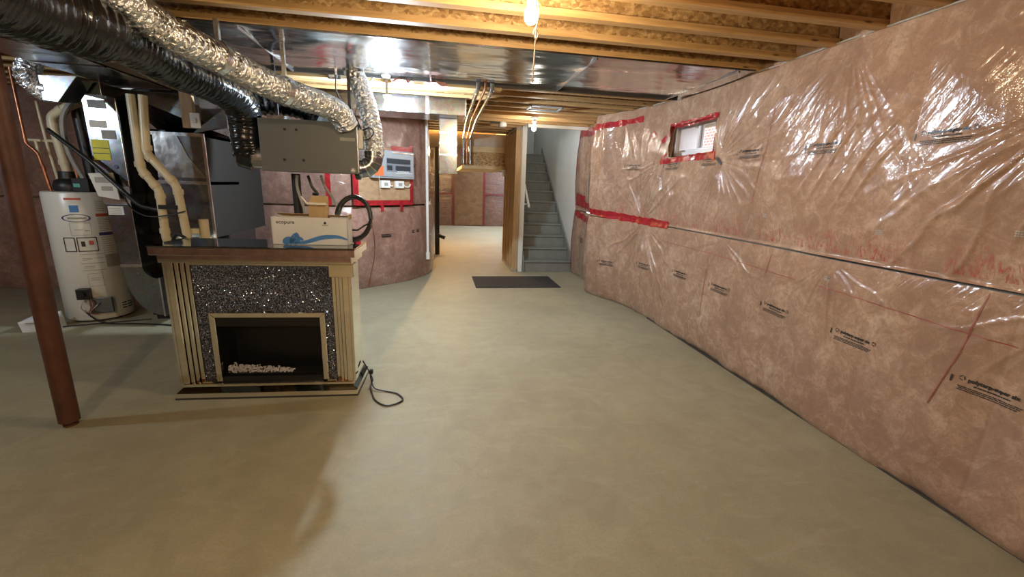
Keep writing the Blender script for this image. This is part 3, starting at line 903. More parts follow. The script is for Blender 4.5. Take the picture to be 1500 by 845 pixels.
# ------------------------------------------------------------------ sheet metal, ducts and overhead services
t = thing('sheet_metal_panning', 'shiny sheet metal nailed under the joists right across the ceiling', 'ductwork', (0, 0, H))
vs = []; fs = []
nx, ny = 150, 26
for i in range(nx + 1):
    for k in range(ny + 1):
        x = -3.0 + 5.43 * i / nx; y = 3.27 + 1.12 * k / ny
        e = min(k, ny - k) / ny
        z = -0.006 + 0.010 * float(vnoise(np.array(x * 1.6), np.array(y * 3.5))) * min(1, e * 6) - 0.010 * min(1, e * 5) - 0.004 * abs(math.sin(PI * x / 0.9)) * min(1, e * 5)
        vs.append((x, y, z))
for i in range(nx):
    for k in range(ny):
        a = i * (ny + 1) + k
        fs.append((a, a + 1, a + ny + 2, a + ny + 1))
MB().add(vs, fs).build('sheet', M['sheet'], t, smooth=True)
for x in (-2.1, -1.24, -0.05, 1.15, 2.3):
    MB().box(x - 0.006, x + 0.006, 3.27, 4.39, -0.030, -0.012).build('seam_rib', M['foil_tape'], t)
MB().box(-3.0, 2.43, 3.262, 3.275, -0.012, 0.0).build('edge_flange', M['galv'], t)
MB().box(-3.0, 2.43, 4.385, 4.397, -0.030, 0.0).build('edge_flange', M['dark_strip'], t)

t = thing('cross_duct', 'long rectangular galvanized duct crossing the ceiling above the breaker panel', 'ductwork', (-0.7, 5.45, 2.33))
dd = MB().box(-1.3, 1.02, -0.25, 0.25, -0.09, 0.095)
dd.build('duct_body', M['galv_far'], t, bevel=0.004)
for x in (-0.75, 0.0, 0.60):
    MB().box(x - 0.02, x + 0.02, -0.254, 0.254, -0.094, 0.097).build('joint_band', M['foil_tape'], t)
MB().box(1.02, 1.03, -0.256, 0.256, -0.098, 0.098).build('end_cap', M['foil_tape'], t)

t = thing('duct_drop', 'vertical galvanized duct stub hanging from the right end of the cross duct', 'ductwork', (0.137, 5.60, 1.62))
MB().box(-0.105, 0.105, -0.12, 0.12, 0.0, 0.62).build('duct_body', M['galv_far'], t, bevel=0.004)
for z in (0.20, 0.33, 0.45):
    MB().box(-0.108, 0.108, -0.123, 0.123, z, z + 0.018).build('joint_band', M['foil_tape'], t)
MB().box(-0.112, 0.112, -0.127, 0.127, -0.012, 0.012).build('end_cap', M['galv_far'], t)

# main trunk, beam and post
t = thing('steel_beam', 'brown painted steel I-beam running from the post towards the panel', 'beam', (-2.17, 3.6, 2.2))
MB().box(-0.065, 0.065, -6.8, 3.2, 0.0, 0.012).build('bottom_flange', M['beam_paint'], t)
MB().box(-0.065, 0.065, -6.8, 3.2, 0.218, 0.229).build('top_flange', M['beam_paint'], t)
MB().box(-0.005, 0.005, -6.8, 3.2, 0.012, 0.218).build('web', M['beam_paint'], t)

t = thing('steel_post', 'rust red round steel post standing alone on the floor at the left', 'post', (-2.19, 2.74, 0.0))
MB().lathe([(0.050, 0.03), (0.050, 2.18)], (0, 0, 0), 32).build('tube', M['post_paint'], t, smooth=True)
MB().lathe([(0.026, 0.0), (0.026, 0.035)], (0, 0, 0), 16).build('screw_jack', M['post_paint'], t, smooth=True)
pb = MB(); rr = random.Random(5)
poly = [((0.032 + rr.uniform(-0.008, 0.010)) * math.cos(2 * PI * k / 20), (0.032 + rr.uniform(-0.008, 0.010)) * math.sin(2 * PI * k / 20)) for k in range(20)]
pb.prism(poly, 0.0, 0.012, 'z'); pb.build('rust_collar', M['post_paint'], t)
MB().box(-0.075, 0.075, -0.075, 0.075, 2.18, 2.2).build('cap_plate', M['beam_paint'], t)

t = thing('trunk_duct', 'long dull galvanized trunk duct beside the steel beam at the upper left', 'ductwork', (-2.5, 2.7, 2.2))
MB().box(-0.21, 0.225, -3.0, 1.80, 0.0, 0.2).build('duct_body', M['galv'], t, bevel=0.004)
for y in (0.05, 1.0, 1.78):
    MB().box(-0.216, 0.231, y - 0.012, y + 0.012, -0.006, 0.206).build('joint_band', M['galv'], t)
t = thing('plenum_branch', 'dark sheet metal box joining trunk duct and furnace plenum', 'ductwork', (-2.45, 4.95, 1.87))
pm = MB()
pm.hexa([(-0.36, -0.35, 0.33), (0.33, -0.35, 0.05), (0.33, 0.35, 0.0), (-0.36, 0.35, 0.0)], [(-0.36, -0.35, 0.53), (0.33, -0.35, 0.53), (0.33, 0.35, 0.53), (-0.36, 0.35, 0.53)])
pm.build('duct_body', M['galv_dark'], t, bevel=0.004)
MB().box(-0.37, 0.34, -0.362, -0.345, 0.32, 0.335).build('flange', M['galv'], t)

t = thing('furnace_plenum', 'tall bright galvanized supply plenum standing over the furnace', 'ductwork', (-2.33, 4.92, 0.9))
MB().box(-0.215, 0.205, -0.31, 0.95, 0.0, 0.96).build('duct_body', M['galv'], t, bevel=0.004)
MB().prism([(-0.21, 0.56), (0.20, 0.56), (0.06, 0.75), (-0.02, 0.955), (-0.21, 0.955)], -0.318, -0.312).build('cross_break', M['foil_tape'], t)
for z in (0.93, 0.50):
    MB().box(-0.222, 0.212, -0.317, 0.317, z, z + 0.03).build('foil_joint', M['foil_tape'], t)
MB().box(0.206, 0.212, -0.300, 0.94, 0.0, 0.96).build('side_panel', M['side_dark'], t)  # added dark face, carries the shade and reflections of this side
MB().box(0.192, 0.214, -0.319, -0.300, 0.0, 0.93).build('corner_seam', M['foil_tape'], t)

# furnace
fu = thing('furnace', 'tall black gas furnace half hidden behind the mirrored fireplace', 'furnace', (-2.66, 5.22, 0.0))
MB().box(-0.27, 0.55, -0.36, 0.30, 0.05, 0.9).build('cabinet', M['black_steel'], fu, bevel=0.008)
MB().box(-0.27, 0.10, -0.36, 0.30, 0.9, 1.90).build('upper_cabinet', M['black_steel'], fu, bevel=0.008)
MB().box(-0.25, 0.53, -0.33, 0.28, 0.0, 0.05).build('base', M['black'], fu)
for z, mt in ((1.62, 'white'), (1.02, 'white'), (0.93, 'yellow')):
    MB().box(-0.235, -0.205, -0.364, -0.359, z, z + 0.05).build('sticker', M[mt], fu)
t = thing('pipe_clamp', 'black strap tying the two cream vent pipes together', 'clamp', (-2.29, 4.27, 1.21))
MB().box(-0.08, 0.07, -0.045, -0.036, -0.018, 0.018).build('front_strap', M['black'], t)
MB().box(-0.08, 0.07, 0.036, 0.045, -0.018, 0.018).build('rear_strap', M['black'], t)

# return air drop with elbow
ra = thing('return_air_duct', 'pale galvanized return air drop with stickers and a curved boot at the furnace base', 'ductwork', (-2.93, 4.79, 0.0))
MB().box(-0.13, 0.13, -0.17, 0.05, 1.36, 2.2).build('upper_drop', M['galv'], ra, bevel=0.004)
MB().hexa([(-0.10, -0.17, 1.20), (0.115, -0.17, 1.20), (0.115, 0.05, 1.20), (-0.10, 0.05, 1.20)],
          [(-0.13, -0.17, 1.36), (0.13, -0.17, 1.36), (0.13, 0.05, 1.36), (-0.13, 0.05, 1.36)]).build('transition', M['foil_tape'], ra)
MB().hexa([(-0.055, -0.168, 0.62), (0.118, -0.168, 0.62), (0.118, 0.048, 0.62), (-0.055, 0.048, 0.62)],
          [(-0.10, -0.168, 1.20), (0.115, -0.168, 1.20), (0.115, 0.048, 1.20), (-0.10, 0.048, 1.20)]).build('lower_drop', M['galv'], ra, bevel=0.004)
el = MB()
prev = None
for i in range(13):
    a = (PI / 2) * i / 12
    cx, cz = 0.25, 0.62
    pin = (cx - 0.132 * math.cos(a), cz - 0.13 * math.sin(a)); pout = (cx - 0.305 * math.cos(a) ** 0.9, cz - 0.50 * math.sin(a))
    cur = [(pout[0], -0.166, pout[1]), (pin[0], -0.166, pin[1]), (pin[0], 0.046, pin[1]), (pout[0], 0.046, pout[1])]
    if prev:
        for q in range(4):
            r_ = (q + 1) % 4
            el.add([prev[q], prev[r_], cur[r_], cur[q]], [(0, 1, 2, 3)])
    prev = cur
el.build('elbow', M['galv'], ra, smooth=True)
MB().box(-0.060, 0.122, -0.172, 0.052, 0.605, 0.632).build('joint_band', M['foil_tape'], ra)
MB().box(0.25, 0.265, -0.18, 0.055, 0.11, 0.50).build('collar', M['foil_tape'], ra)
MB().box(0.131, 0.137, -0.165, 0.045, 1.30, 2.18).build('dark_side', M['black_steel'], ra)
energy = MB().box(-0.112, 0.022, -0.174, -0.169, 1.59, 1.765).build('energy_label', M['yellow'], ra)
for z in (1.645, 1.69):
    MB().box(-0.108, 0.018, -0.176, -0.1735, z, z + 0.006).build('label_line', M['ink'], energy)
MB().box(-0.10, 0.03, -0.174, -0.169, 1.87, 1.93).build('sticker', M['paper'], ra)
MB().box(-0.02, 0.09, -0.174, -0.169, 1.775, 1.85).build('sticker', M['grey_print'], ra)
MB().box(-0.09, 0.05, -0.174, -0.169, 2.03, 2.10).build('sticker', M['grey_print'], ra)
MB().prism([(0.05 + 0.018 * math.cos(q * PI / 8), 1.535 + 0.018 * math.sin(q * PI / 8)) for q in range(16)], -0.176, -0.168).build('plug', M['navy_print'], ra)
MB().box(-0.075, 0.045, -0.176, -0.168, 1.10, 1.18).build('sticker', M['paper'], ra)
for k in range(4):
    MB().box(-0.065, 0.03, -0.1775, -0.1755, 1.11 + 0.016 * k, 1.114 + 0.016 * k).build('label_line', M['grey_print'], ra)
mb = thing('manual_pouch', 'clear pouch of white papers hanging on the return air duct', 'papers', (-2.97, 4.60, 1.27))
MB().hexa([(-0.07, -0.02, 0.0), (0.10, -0.025, -0.03), (0.10, -0.01, -0.03), (-0.07, -0.005, 0.0)],
          [(-0.12, -0.02, 0.20), (0.08, -0.03, 0.21), (0.08, -0.015, 0.21), (-0.12, -0.005, 0.20)]).build('papers', M['paper'], mb)
for q in ((-0.07, 0.05, 0.12, 0.17), (-0.03, 0.06, 0.05, 0.09)):
    MB().box(q[0], q[1], -0.0275, -0.022, q[2], q[3]).build('picture', M['grey_print'], mb)

def elbow_path(pts, n=5, bend=0.3):
    """polyline with short rounded corners"""
    P_ = [Vector(p) for p in pts]; out = [P_[0]]
    for a, b, c in zip(P_[:-2], P_[1:-1], P_[2:]):
        d = min((b - a).length, (c - b).length) * bend
        d = min(d, 0.05)
        p0 = b + (a - b).normalized() * d; p1 = b + (c - b).normalized() * d
        for k in range(n + 1):
            u = k / n
            out.append(p0.lerp(b, u).lerp(b.lerp(p1, u), u))
    out.append(P_[-1])
    return out

def pipe_thing(name, label, cat, paths, r, mat, collars=(), group=None, part='pipe'):
    o = thing(name, label, cat, paths[0][0], 0, group)
    org = Vector(paths[0][0])
    for p in paths:
        MB().tube([q - org for q in elbow_path(p)], r, 14).build(part, M[mat], o, smooth=True)
    for c, d in collars:
        c = Vector(c) - org; d = Vector(d).normalized() * 0.022
        MB().tube([c - d, c + d], r * 1.18, 14).build('coupling', M[mat], o, smooth=True)
    return o

pipe_thing('pvc_vent_pipe', 'cream plastic vent pipe nearer the yellow sticker, bending once in front of the furnace', 'pipe',
           [[(-2.50, 4.32, 2.12), (-2.50, 4.30, 1.52), (-2.37, 4.28, 1.35), (-2.375, 4.28, 0.90), (-2.375, 4.70, 0.88)]], 0.033, 'pvc',
           [((-2.50, 4.30, 1.56), (0, 0, 1)), ((-2.47, 4.295, 1.48), (0.13, 0, -0.17)), ((-2.40, 4.283, 1.39), (0.13, 0, -0.17)), ((-2.37, 4.28, 1.30), (0, 0, 1)), ((-2.375, 4.28, 1.0), (0, 0, 1))], 'vent pipes of the furnace')
pipe_thing('pvc_vent_pipe', 'cream plastic vent pipe nearer the bright plenum, the right of the pair at the furnace', 'pipe',
           [[(-2.42, 4.34, 2.12), (-2.45, 4.32, 1.66), (-2.22, 4.26, 1.39), (-2.19, 4.26, 0.90), (-2.19, 4.70, 0.88)]], 0.033, 'pvc',
           [((-2.44, 4.32, 1.70), (0, 0, 1)), ((-2.42, 4.31, 1.62), (0.23, 0, -0.27)), ((-2.26, 4.27, 1.44), (0.23, 0, -0.27)), ((-2.215, 4.26, 1.34), (0, 0, 1)), ((-2.15, 4.3, 1.0), (0, 0, 1))], 'vent pipes of the furnace')
pipe_thing('pipe_stub', 'short cream plastic pipe stub standing just behind the fireplace mantel', 'pipe',
           [[(-2.09, 4.35, 0.6), (-2.09, 4.35, 1.10)]], 0.038, 'pvc')
# wood hanger with switch
t = thing('wood_hanger', 'short upright pine block hanging below the steel beam', 'timber', (-1.985, 4.12, 1.86))
MB().box(-0.045, 0.045, -0.02, 0.02, 0.0, 0.34).build('block', M['lumber_z'], t, bevel=0.003)
t = thing('light_switch', 'white switch plate on the pine block under the steel beam', 'switch', (-1.925, 4.09, 1.86))
MB().box(-0.036, 0.036, -0.012, 0.0, 0.0, 0.115).build('plate', M['white'], t, bevel=0.004)
MB().box(-0.009, 0.009, -0.018, -0.010, 0.04, 0.075).build('rocker', M['paper'], t, bevel=0.002)
t = thing('takeoff_boot', 'triangular bright sheet metal boot beside the black duct', 'ductwork', (-2.0, 4.6, 1.95))
MB().hexa([(-0.15, -0.1, -0.10), (0.15, -0.1, -0.02), (0.15, 0.12, 0.0), (-0.15, 0.12, -0.06)],
          [(-0.14, -0.1, -0.085), (0.15, -0.1, 0.15), (0.15, 0.12, 0.16), (-0.15, 0.12, 0.14)]).build('boot', M['galv'], t, bevel=0.003)
MB().tube([(0.15, -0.11, -0.04), (0.15, -0.11, 0.16)], 0.008, 8).build('rim', M['foil_tape'], t)

# flexible ducts: corrugated tubes
def flex(name, label, pts, r, mat, pitch, depth, seg=28, crumple=0.0, straps=(), rfn=lambda u: 1.0):
    P_ = spline(pts, 24)
    P_ = resample(P_, pitch / 4)
    o = thing(name, label, 'duct', P_[0])
    org = P_[0].copy()
    rr = random.Random(len(name) + int(r * 1000))
    mb = MB()
    mb.tube([p - org for p in P_], r, seg, True, lambda t_, i: r * rfn(t_) + depth * (0.5 + 0.5 * math.cos(2 * PI * i / 4)) * (0.8 + 0.4 * rr.random()))
    if crumple:
        out = []
        for (x, y, z) in mb.v:
            a = crumple
            out.append((x + a * rr.uniform(-1, 1), y + a * rr.uniform(-1, 1), z + a * rr.uniform(-1, 1)))
        mb.v = out
    mb.build('jacket', M[mat], o, smooth=True)
    for u in straps:
        i = int(u * (len(P_) - 3)) + 1
        d = (P_[i + 1] - P_[i - 1]).normalized() * 0.018
        MB().tube([P_[i] - org - d, P_[i] - org + d], r + depth + 0.006, seg).build('strap', M['foil_tape'], o, smooth=True)
        top = P_[i] - org + Vector((0, 0, r))
        MB().box(top.x - 0.004, top.x + 0.02, top.y - 0.015, top.y + 0.015, top.z - 0.01, H - org.z - 0.02).build('hanger', M['foil_tape'], o)
    return o
flex('foil_duct', 'crinkled silver foil duct curving down from the upper left into the grey ventilator',
     [(-1.72, 2.40, 2.46), (-1.58, 2.70, 2.36), (-1.50, 2.87, 2.285), (-1.42, 2.97, 2.235), (-1.296, 3.2, 2.186), (-1.178, 3.4, 2.130), (-1.026, 3.6, 2.085), (-0.87, 3.8, 2.060), (-0.775, 3.93, 2.01), (-0.74, 4.0, 1.93)],
     0.088, 'foil', 0.034, 0.007, 26, 0.0030, (0.46, 0.70))
flex('foil_duct', 'crinkled silver foil duct hanging vertically at the right side of the grey ventilator',
     [(-0.73, 4.30, 2.46), (-0.66, 4.25, 2.30), (-0.595, 4.2, 2.103), (-0.550, 4.15, 1.902), (-0.535, 4.12, 1.76), (-0.545, 4.10, 1.70)],
     0.075, 'foil', 0.034, 0.007, 24, 0.003, (0.03,))
t = thing('metal_elbow', 'segmented bright metal elbow joining the hanging foil duct to the grey ventilator', 'ductwork', (-0.545, 4.10, 1.70))
gp = [Vector((-0.105 + 0.105 * math.cos(q * PI / 2 / 4), 0, -0.105 * math.sin(q * PI / 2 / 4))) for q in range(5)] + [Vector((-0.15, 0, -0.105))]
gp = [Vector((0, 0, 0.03))] + gp
for a, b in zip(gp[:-1], gp[1:]):
    d_ = (b - a).normalized() * 0.012
    MB().tube([a - d_, b + d_], 0.078, 24).build('gore', M['galv'], t, smooth=True)
for a, p0_, p1_ in zip(gp[1:-1], gp[:-2], gp[2:]):
    d_ = (p1_ - p0_).normalized() * 0.004
    MB().tube([a - d_, a + d_], 0.081, 24).build('bead', M['foil_tape'], t, smooth=True)
MB().tube([(-0.12, 0, -0.105), (-0.155, 0, -0.105)], 0.098, 22).build('black_collar', M['black'], t, smooth=True)

flex('black_duct', 'fat black jacketed insulated duct along the steel beam bending down to the grey ventilator',
     [(-1.62, 1.55, 2.17), (-1.669, 1.9, 2.17), (-1.713, 2.1, 2.18), (-1.747, 2.3, 2.19), (-1.735, 2.5, 2.20), (-1.70, 2.65, 2.205), (-1.68, 2.85, 2.20), (-1.68, 3.05, 2.19), (-1.685, 3.35, 2.165), (-1.635, 3.75, 2.15), (-1.585, 4.0, 2.10), (-1.565, 4.12, 1.98), (-1.575, 4.15, 1.80), (-1.565, 4.15, 1.66)],
     0.125, 'black_film', 0.045, 0.006, 28, 0.0028, rfn=lambda u: 1.36 - 0.10 * u if u < 0.40 else (1.0 + 0.32 * max(0, 1 - (u - 0.40) / 0.05)))
flex('black_duct', 'dark jacketed duct behind the grey ventilator near the ceiling',
     [(-1.55, 4.35, 2.12), (-1.35, 4.42, 2.14), (-1.15, 4.45, 2.10), (-1.0, 4.4, 2.0)], 0.10, 'black_film', 0.055, 0.010, 22, 0.003)
t = thing('duct_collar', 'bright foil collar where the black duct meets the left end of the grey ventilator', 'ductwork', (-1.50, 4.15, 1.66))
MB().tube([(-0.03, 0, 0), (0.06, 0, 0)], 0.105, 22).build('collar', M['foil_tape'], t, smooth=True)
MB().tube([(-0.12, 0, 0.03), (-0.02, 0, 0)], 0.125, 22).build('sleeve', M['black_film'], t, smooth=True)

# heat recovery ventilator
hv = thing('air_ventilator', 'flat charcoal grey metal ventilator cabinet hung below the ducts', 'ventilator', (-1.05, 4.0, 1.545), -0.03)
MB().box(-0.385, 0.385, 0.0, 0.42, 0.0, 0.415).build('cabinet', M['hrv'], hv, bevel=0.004)
MB().box(0.386, 0.394, 0.004, 0.40, 0.01, 0.41).build('end_plate', M['galv'], hv)
for x, z in ((-0.18, 0.335), (-0.09, 0.335), (-0.20, 0.095), (-0.05, 0.095)):
    MB().lathe([(0.011, 0.0), (0.011, 0.006)], (0, 0, 0), 10, Matrix.Translation((x, 0.0, z)) @ Matrix.Rotation(PI / 2, 4, 'X')).build('screw', M['black'], hv)
MB().box(0.25, 0.372, -0.004, 0.001, 0.265, 0.292).build('label', M['grey_print'], hv)
MB().box(-0.36, -0.28, -0.003, 0.001, 0.05, 0.075).build('label', M['hrv'], hv)
lg = Matrix.Translation((0.345, 0.0, 0.03)) @ Matrix.Rotation(PI / 2, 4, 'X')
badge = MB().lathe([(0.021, 0.0), (0.021, 0.004)], (0, 0, 0), 20, lg).build('round_badge', M['grey_print'], hv)
MB().prism([(0.328, 0.022), (0.362, 0.022), (0.345, 0.045)], -0.006, -0.003).build('badge_peak', M['white'], badge)
MB().box(0.394, 0.43, 0.02, 0.10, 0.21, 0.36).build('control_box', M['white'], hv, bevel=0.003)
MB().box(-0.34, -0.20, 0.08, 0.26, 0.415, 0.45).build('drain_plate', M['foil_tape'], hv)
for x in (-0.3, 0.3):
    MB().box(x - 0.012, x + 0.012, 0.19, 0.215, 0.40, 0.86).build('hanging_strap', M['black'], hv)

def cable(name, label, pts, r, mat, cat='cable', n=10, group=None, closed=False):
    o = MB().tube(spline(pts, n, closed), r, 8, True, None, closed).build(name, M[mat], None, smooth=True)
    return tag(o, label, cat, group)
cable('control_wire', 'black wire sagging from the junction box to the grey ventilator',
      [(-0.88, 4.38, 2.40), (-0.87, 4.3, 2.25), (-0.79, 4.2, 2.12), (-0.69, 4.1, 2.03), (-0.64, 4.08, 1.92)], 0.006, 'black')
cable('control_wire', 'pale wire looping from the joists to the side of the grey ventilator',
      [(-0.56, 4.38, 2.40), (-0.62, 4.3, 2.30), (-0.68, 4.22, 2.15), (-0.69, 4.12, 2.02), (-0.65, 4.06, 1.90), (-0.60, 4.04, 1.84)], 0.006, 'grey_hose')
cable('control_wire', 'small looped black wire beside the hanging foil duct',
      [(-0.64, 4.05, 1.90), (-0.56, 4.02, 1.93), (-0.53, 4.02, 1.89), (-0.57, 4.03, 1.84), (-0.63, 4.05, 1.83)], 0.005, 'black')
t = thing('junction_box', 'metal junction box on the wood beam above the grey ventilator', 'box', (-0.90, 4.41, 2.40))
MB().box(-0.055, 0.055, -0.02, 0.02, -0.03, 0.04).build('box', M['galv'], t, bevel=0.003)
MB().box(-0.045, 0.0, -0.024, -0.02, -0.02, 0.03).build('cover', M['foil_tape'], t)
MB().box(0.01, 0.03, -0.026, -0.02, -0.02, 0.03).build('clamp', M['foil_tape'], t)
for k, (x, l) in enumerate(((-0.32, 'pink insulation tuft stuffed on the wood beam, left one'), (0.0, 'pink insulation tuft stuffed on the wood beam, right one'))):
    bm = bmesh.new(); bmesh.ops.create_icosphere(bm, subdivisions=3, radius=1.0)
    rr = random.Random(k)
    for v in bm.verts:
        s_ = 1 + 0.35 * float(vnoise(np.array(v.co.x * 3 + k), np.array(v.co.z * 3 + v.co.y * 2)))
        v.co = Vector((v.co.x * 0.10 * s_, v.co.y * 0.03 * s_, v.co.z * 0.028 * s_))
    me = bpy.data.meshes.new('insulation_tuft'); bm.to_mesh(me); bm.free(); me.materials.append(M['fluff'])
    o = new_obj('insulation_tuft', me); o.location = (x, 4.405, 2.395)
    tag(o, l, 'insulation', 'pink tufts on the beam')

# drain and supply pipes along the passage ceiling
for k, (x, lab, mt, r) in enumerate(((0.39, 'grey metal pipe running back along the passage ceiling, left of the three', 'galv', 0.022),
                                     (0.455, 'copper pipe running back along the passage ceiling, middle of the three', 'copper', 0.013),
                                     (0.52, 'grey metal pipe running back along the passage ceiling, right of the three', 'galv', 0.020))):
    pipe_thing('overhead_pipe', lab, 'pipe',
               [[(x - 0.01, 4.30, 2.42), (x, 4.36, 2.385 - 0.01 * k), (x + 0.02, 6.3, 2.36), (x + 0.10, 8.42, 2.33), (x + 0.10, 8.45, 1.86)]], r, mt,
               [((x + 0.002, 4.6, 2.385 - 0.01 * k), (0, 1, 0)), ((x + 0.015, 5.6, 2.37), (0, 1, 0)), ((x + 0.05, 7.0, 2.352), (0, 1, 0)), ((x + 0.10, 8.45, 1.9), (0, 0, 1))], 'pipes along the passage ceiling')
t = thing('smoke_alarm', 'round white smoke alarm under the boards at the passage entrance', 'alarm', (1.0, 6.95, 2.36))
MB().lathe([(0.045, 0.0), (0.062, 0.012), (0.066, 0.04), (0.05, 0.07)], (0, 0, 0), 24).build('case', M['white'], t, smooth=True)
MB().box(-0.20, 0.0, -0.01, 0.01, 0.05, 0.07).build('mount_arm', M['black'], t)
t = thing('ceiling_register', 'thin pale rectangular metal register fixed under the far joists', 'vent', (1.30, 5.48, 2.415))
for q in ((-0.20, 0.20, -0.14, -0.125), (-0.20, 0.20, 0.125, 0.14), (-0.20, -0.185, -0.14, 0.14), (0.185, 0.20, -0.14, 0.14)):
    MB().box(*q, -0.006, 0.010).build('frame_bar', M['panel_grey'], t)

# ------------------------------------------------------------------ breaker panel on the angled wall
ANG = math.atan2(6.745 - 6.18, -0.43 + 1.06)
bx_, by_, bnx, bny = [float(q) for q in path_at(np.array(S_C + 0.50))]
bp = thing('plywood_backer', 'plain wood backer board behind the breaker panel on the angled wall', 'board', (bx_ + bnx * 0.06, by_ + bny * 0.06, 1.20), ANG)
MB().box(-0.56, 0.36, -0.012, 0.012, 0.0, 0.74).build('board', M['backer'], bp)
for q in ((-0.60, -0.52, -0.035, 0.78), (0.33, 0.385, -0.035, 0.80)):
    MB().box(q[0], q[1], -0.016, -0.010, q[2], q[3]).build('tape_strip', M['tape'], bp)
for q in ((-0.56, 0.36, -0.04, 0.03), (0.02, 0.36, 0.70, 0.77)):
    MB().box(q[0], q[1], -0.018, -0.011, q[2], q[3]).build('tape_strip', M['tape'], bp)
for x in (-0.16, 0.17):
    MB().box(x - 0.025, x + 0.025, -0.02, -0.012, -0.12, -0.03).build('tape_strip', M['tape'], bp)
pn = thing('breaker_panel', 'wide grey electrical breaker panel with dark rows of breakers and an orange sticker', 'breaker panel',
           (bx_ + bnx * 0.075, by_ + bny * 0.075, 1.53), ANG)
MB().box(-0.36, 0.33, -0.10, 0.0, 0.0, 0.37).build('box', M['panel_grey'], pn, bevel=0.005)
cov = MB().box(-0.335, 0.31, -0.112, -0.099, 0.02, 0.35).build('cover', M['panel_grey'], pn, bevel=0.004)
MB().box(-0.15, 0.26, -0.114, -0.111, 0.09, 0.27).build('inset', M['panel_inset'], cov)
rr = random.Random(2)
for row, z in ((0, 0.20), (1, 0.11)):
    for k in range(14):
        x = -0.14 + k * 0.028
        if row == 1 and 3 <= k <= 4: continue
        MB().box(x, x + 0.025, -0.122, -0.113, z, z + 0.062).build('breaker', M['panel_dark'], pn)
for k in range(9):
    MB().box(0.03 + 0.022 * k, 0.044 + 0.022 * k, -0.120, -0.113, 0.088, 0.100).build('circuit_number', M['paper'], pn)
MB().box(0.0, 0.28, -0.117, -0.112, 0.070, 0.078).build('trim_line', M['white'], pn)
MB().box(-0.05, 0.30, -0.128, -0.111, 0.335, 0.352).build('lid_edge', M['foil_tape'], pn)
MB().box(-0.34, -0.20, -0.118, -0.111, 0.03, 0.16).build('orange_sticker', M['orange'], cov)
MB().box(-0.355, -0.25, -0.116, -0.110, 0.17, 0.28).build('white_label', M['paper'], pn)
MB().tube([(-0.275, -0.115, 0.03), (-0.27, -0.115, -0.20)], 0.004, 6).build('tag_string', M['pvc'], pn)
for k, x in enumerate((-0.12, 0.12)):
    w_ = thing('wall_socket', ('white outlet box under the breaker panel, left of the two', 'white outlet box under the breaker panel, right of the two')[k], 'outlet',
               (bx_ + bnx * 0.075 + x * math.cos(ANG), by_ + bny * 0.075 + x * math.sin(ANG), 1.40), ANG)
    MB().box(-0.07, 0.07, -0.05, 0.0, 0.0, 0.10).build('box', M['white'], w_, bevel=0.004)
    MB().box(-0.03, 0.03, -0.054, -0.049, 0.03, 0.07).build('sockets', M['grey_print'], w_)
    MB().tube(spline([(0.07, -0.03, 0.05), (0.11, -0.03, 0.02), (0.17, -0.03, 0.02), (0.20, -0.02, 0.06)] if k else [(0.07, -0.03, 0.08), (0.09, -0.03, 0.03), (0.12, -0.03, 0.03)], 6), 0.009, 7).build('cable_tail', M['white'], w_, smooth=True)
back_tape([(S_C - 0.35, 2.0), (S_C - 0.35, 1.15)], 0.06)
t = thing('conduit', 'slim white plastic conduit down the wall corner beside the breaker panel', 'conduit', (-0.15, 7.0, 0.32))
MB().tube([(0, 0, 0), (0, 0, 2.1)], 0.022, 10).build('pipe', M['white'], t, smooth=True)
MB().tube([(0, 0, -0.03), (0, 0, 0.08)], 0.032, 10).build('end_fitting', M['white'], t, smooth=True)
t = thing('floor_drain_pipe', 'dark pipe with a valve rising by the wall at the start of the back room', 'pipe', (0.0, 9.3, 0.0))
MB().tube([(0, 0, 0.0), (0, 0, 2.2)], 0.05, 12).build('pipe', M['black'], t, smooth=True)
MB().tube([(0, -0.02, 0.42), (0.16, -0.06, 0.36)], 0.04, 10).build('valve', M['black'], t, smooth=True)
for k, (s_, z) in enumerate(((S_C + 0.40, 0.72), (S_C + 0.95, 0.75), (S_C + 0.95, 1.72))):
    mb = MB()
    for q, (u0, u1, v) in enumerate(((-0.07, 0.08, 0.02), (-0.09, 0.09, 0.0), (-0.08, 0.085, -0.012), (-0.13, -0.122, 0.0), (-0.09, -0.07, 0.022), (0.09, 0.11, 0.022))):
        mb.quad(*[back_pt(s_ + a, z + b, 0.006) for a, b in ((u0, v), (u1, v), (u1, v + 0.012), (u0, v + 0.012))])
    mb.build('printed_mark', M['ink'], wall_back)
cable('thin_cable', 'thin dark cable hanging down over the bulging pink insulation beside the fireplace',
      [tuple(back_pt(S_C + 0.12, 1.1, 0.02)), tuple(back_pt(S_C + 0.17, 0.8, 0.02)), tuple(back_pt(S_C + 0.18, 0.5, 0.02)), tuple(back_pt(S_C + 0.12, 0.2, 0.02)), tuple(back_pt(S_C + 0.09, 0.03, 0.02))], 0.006, 'copper')

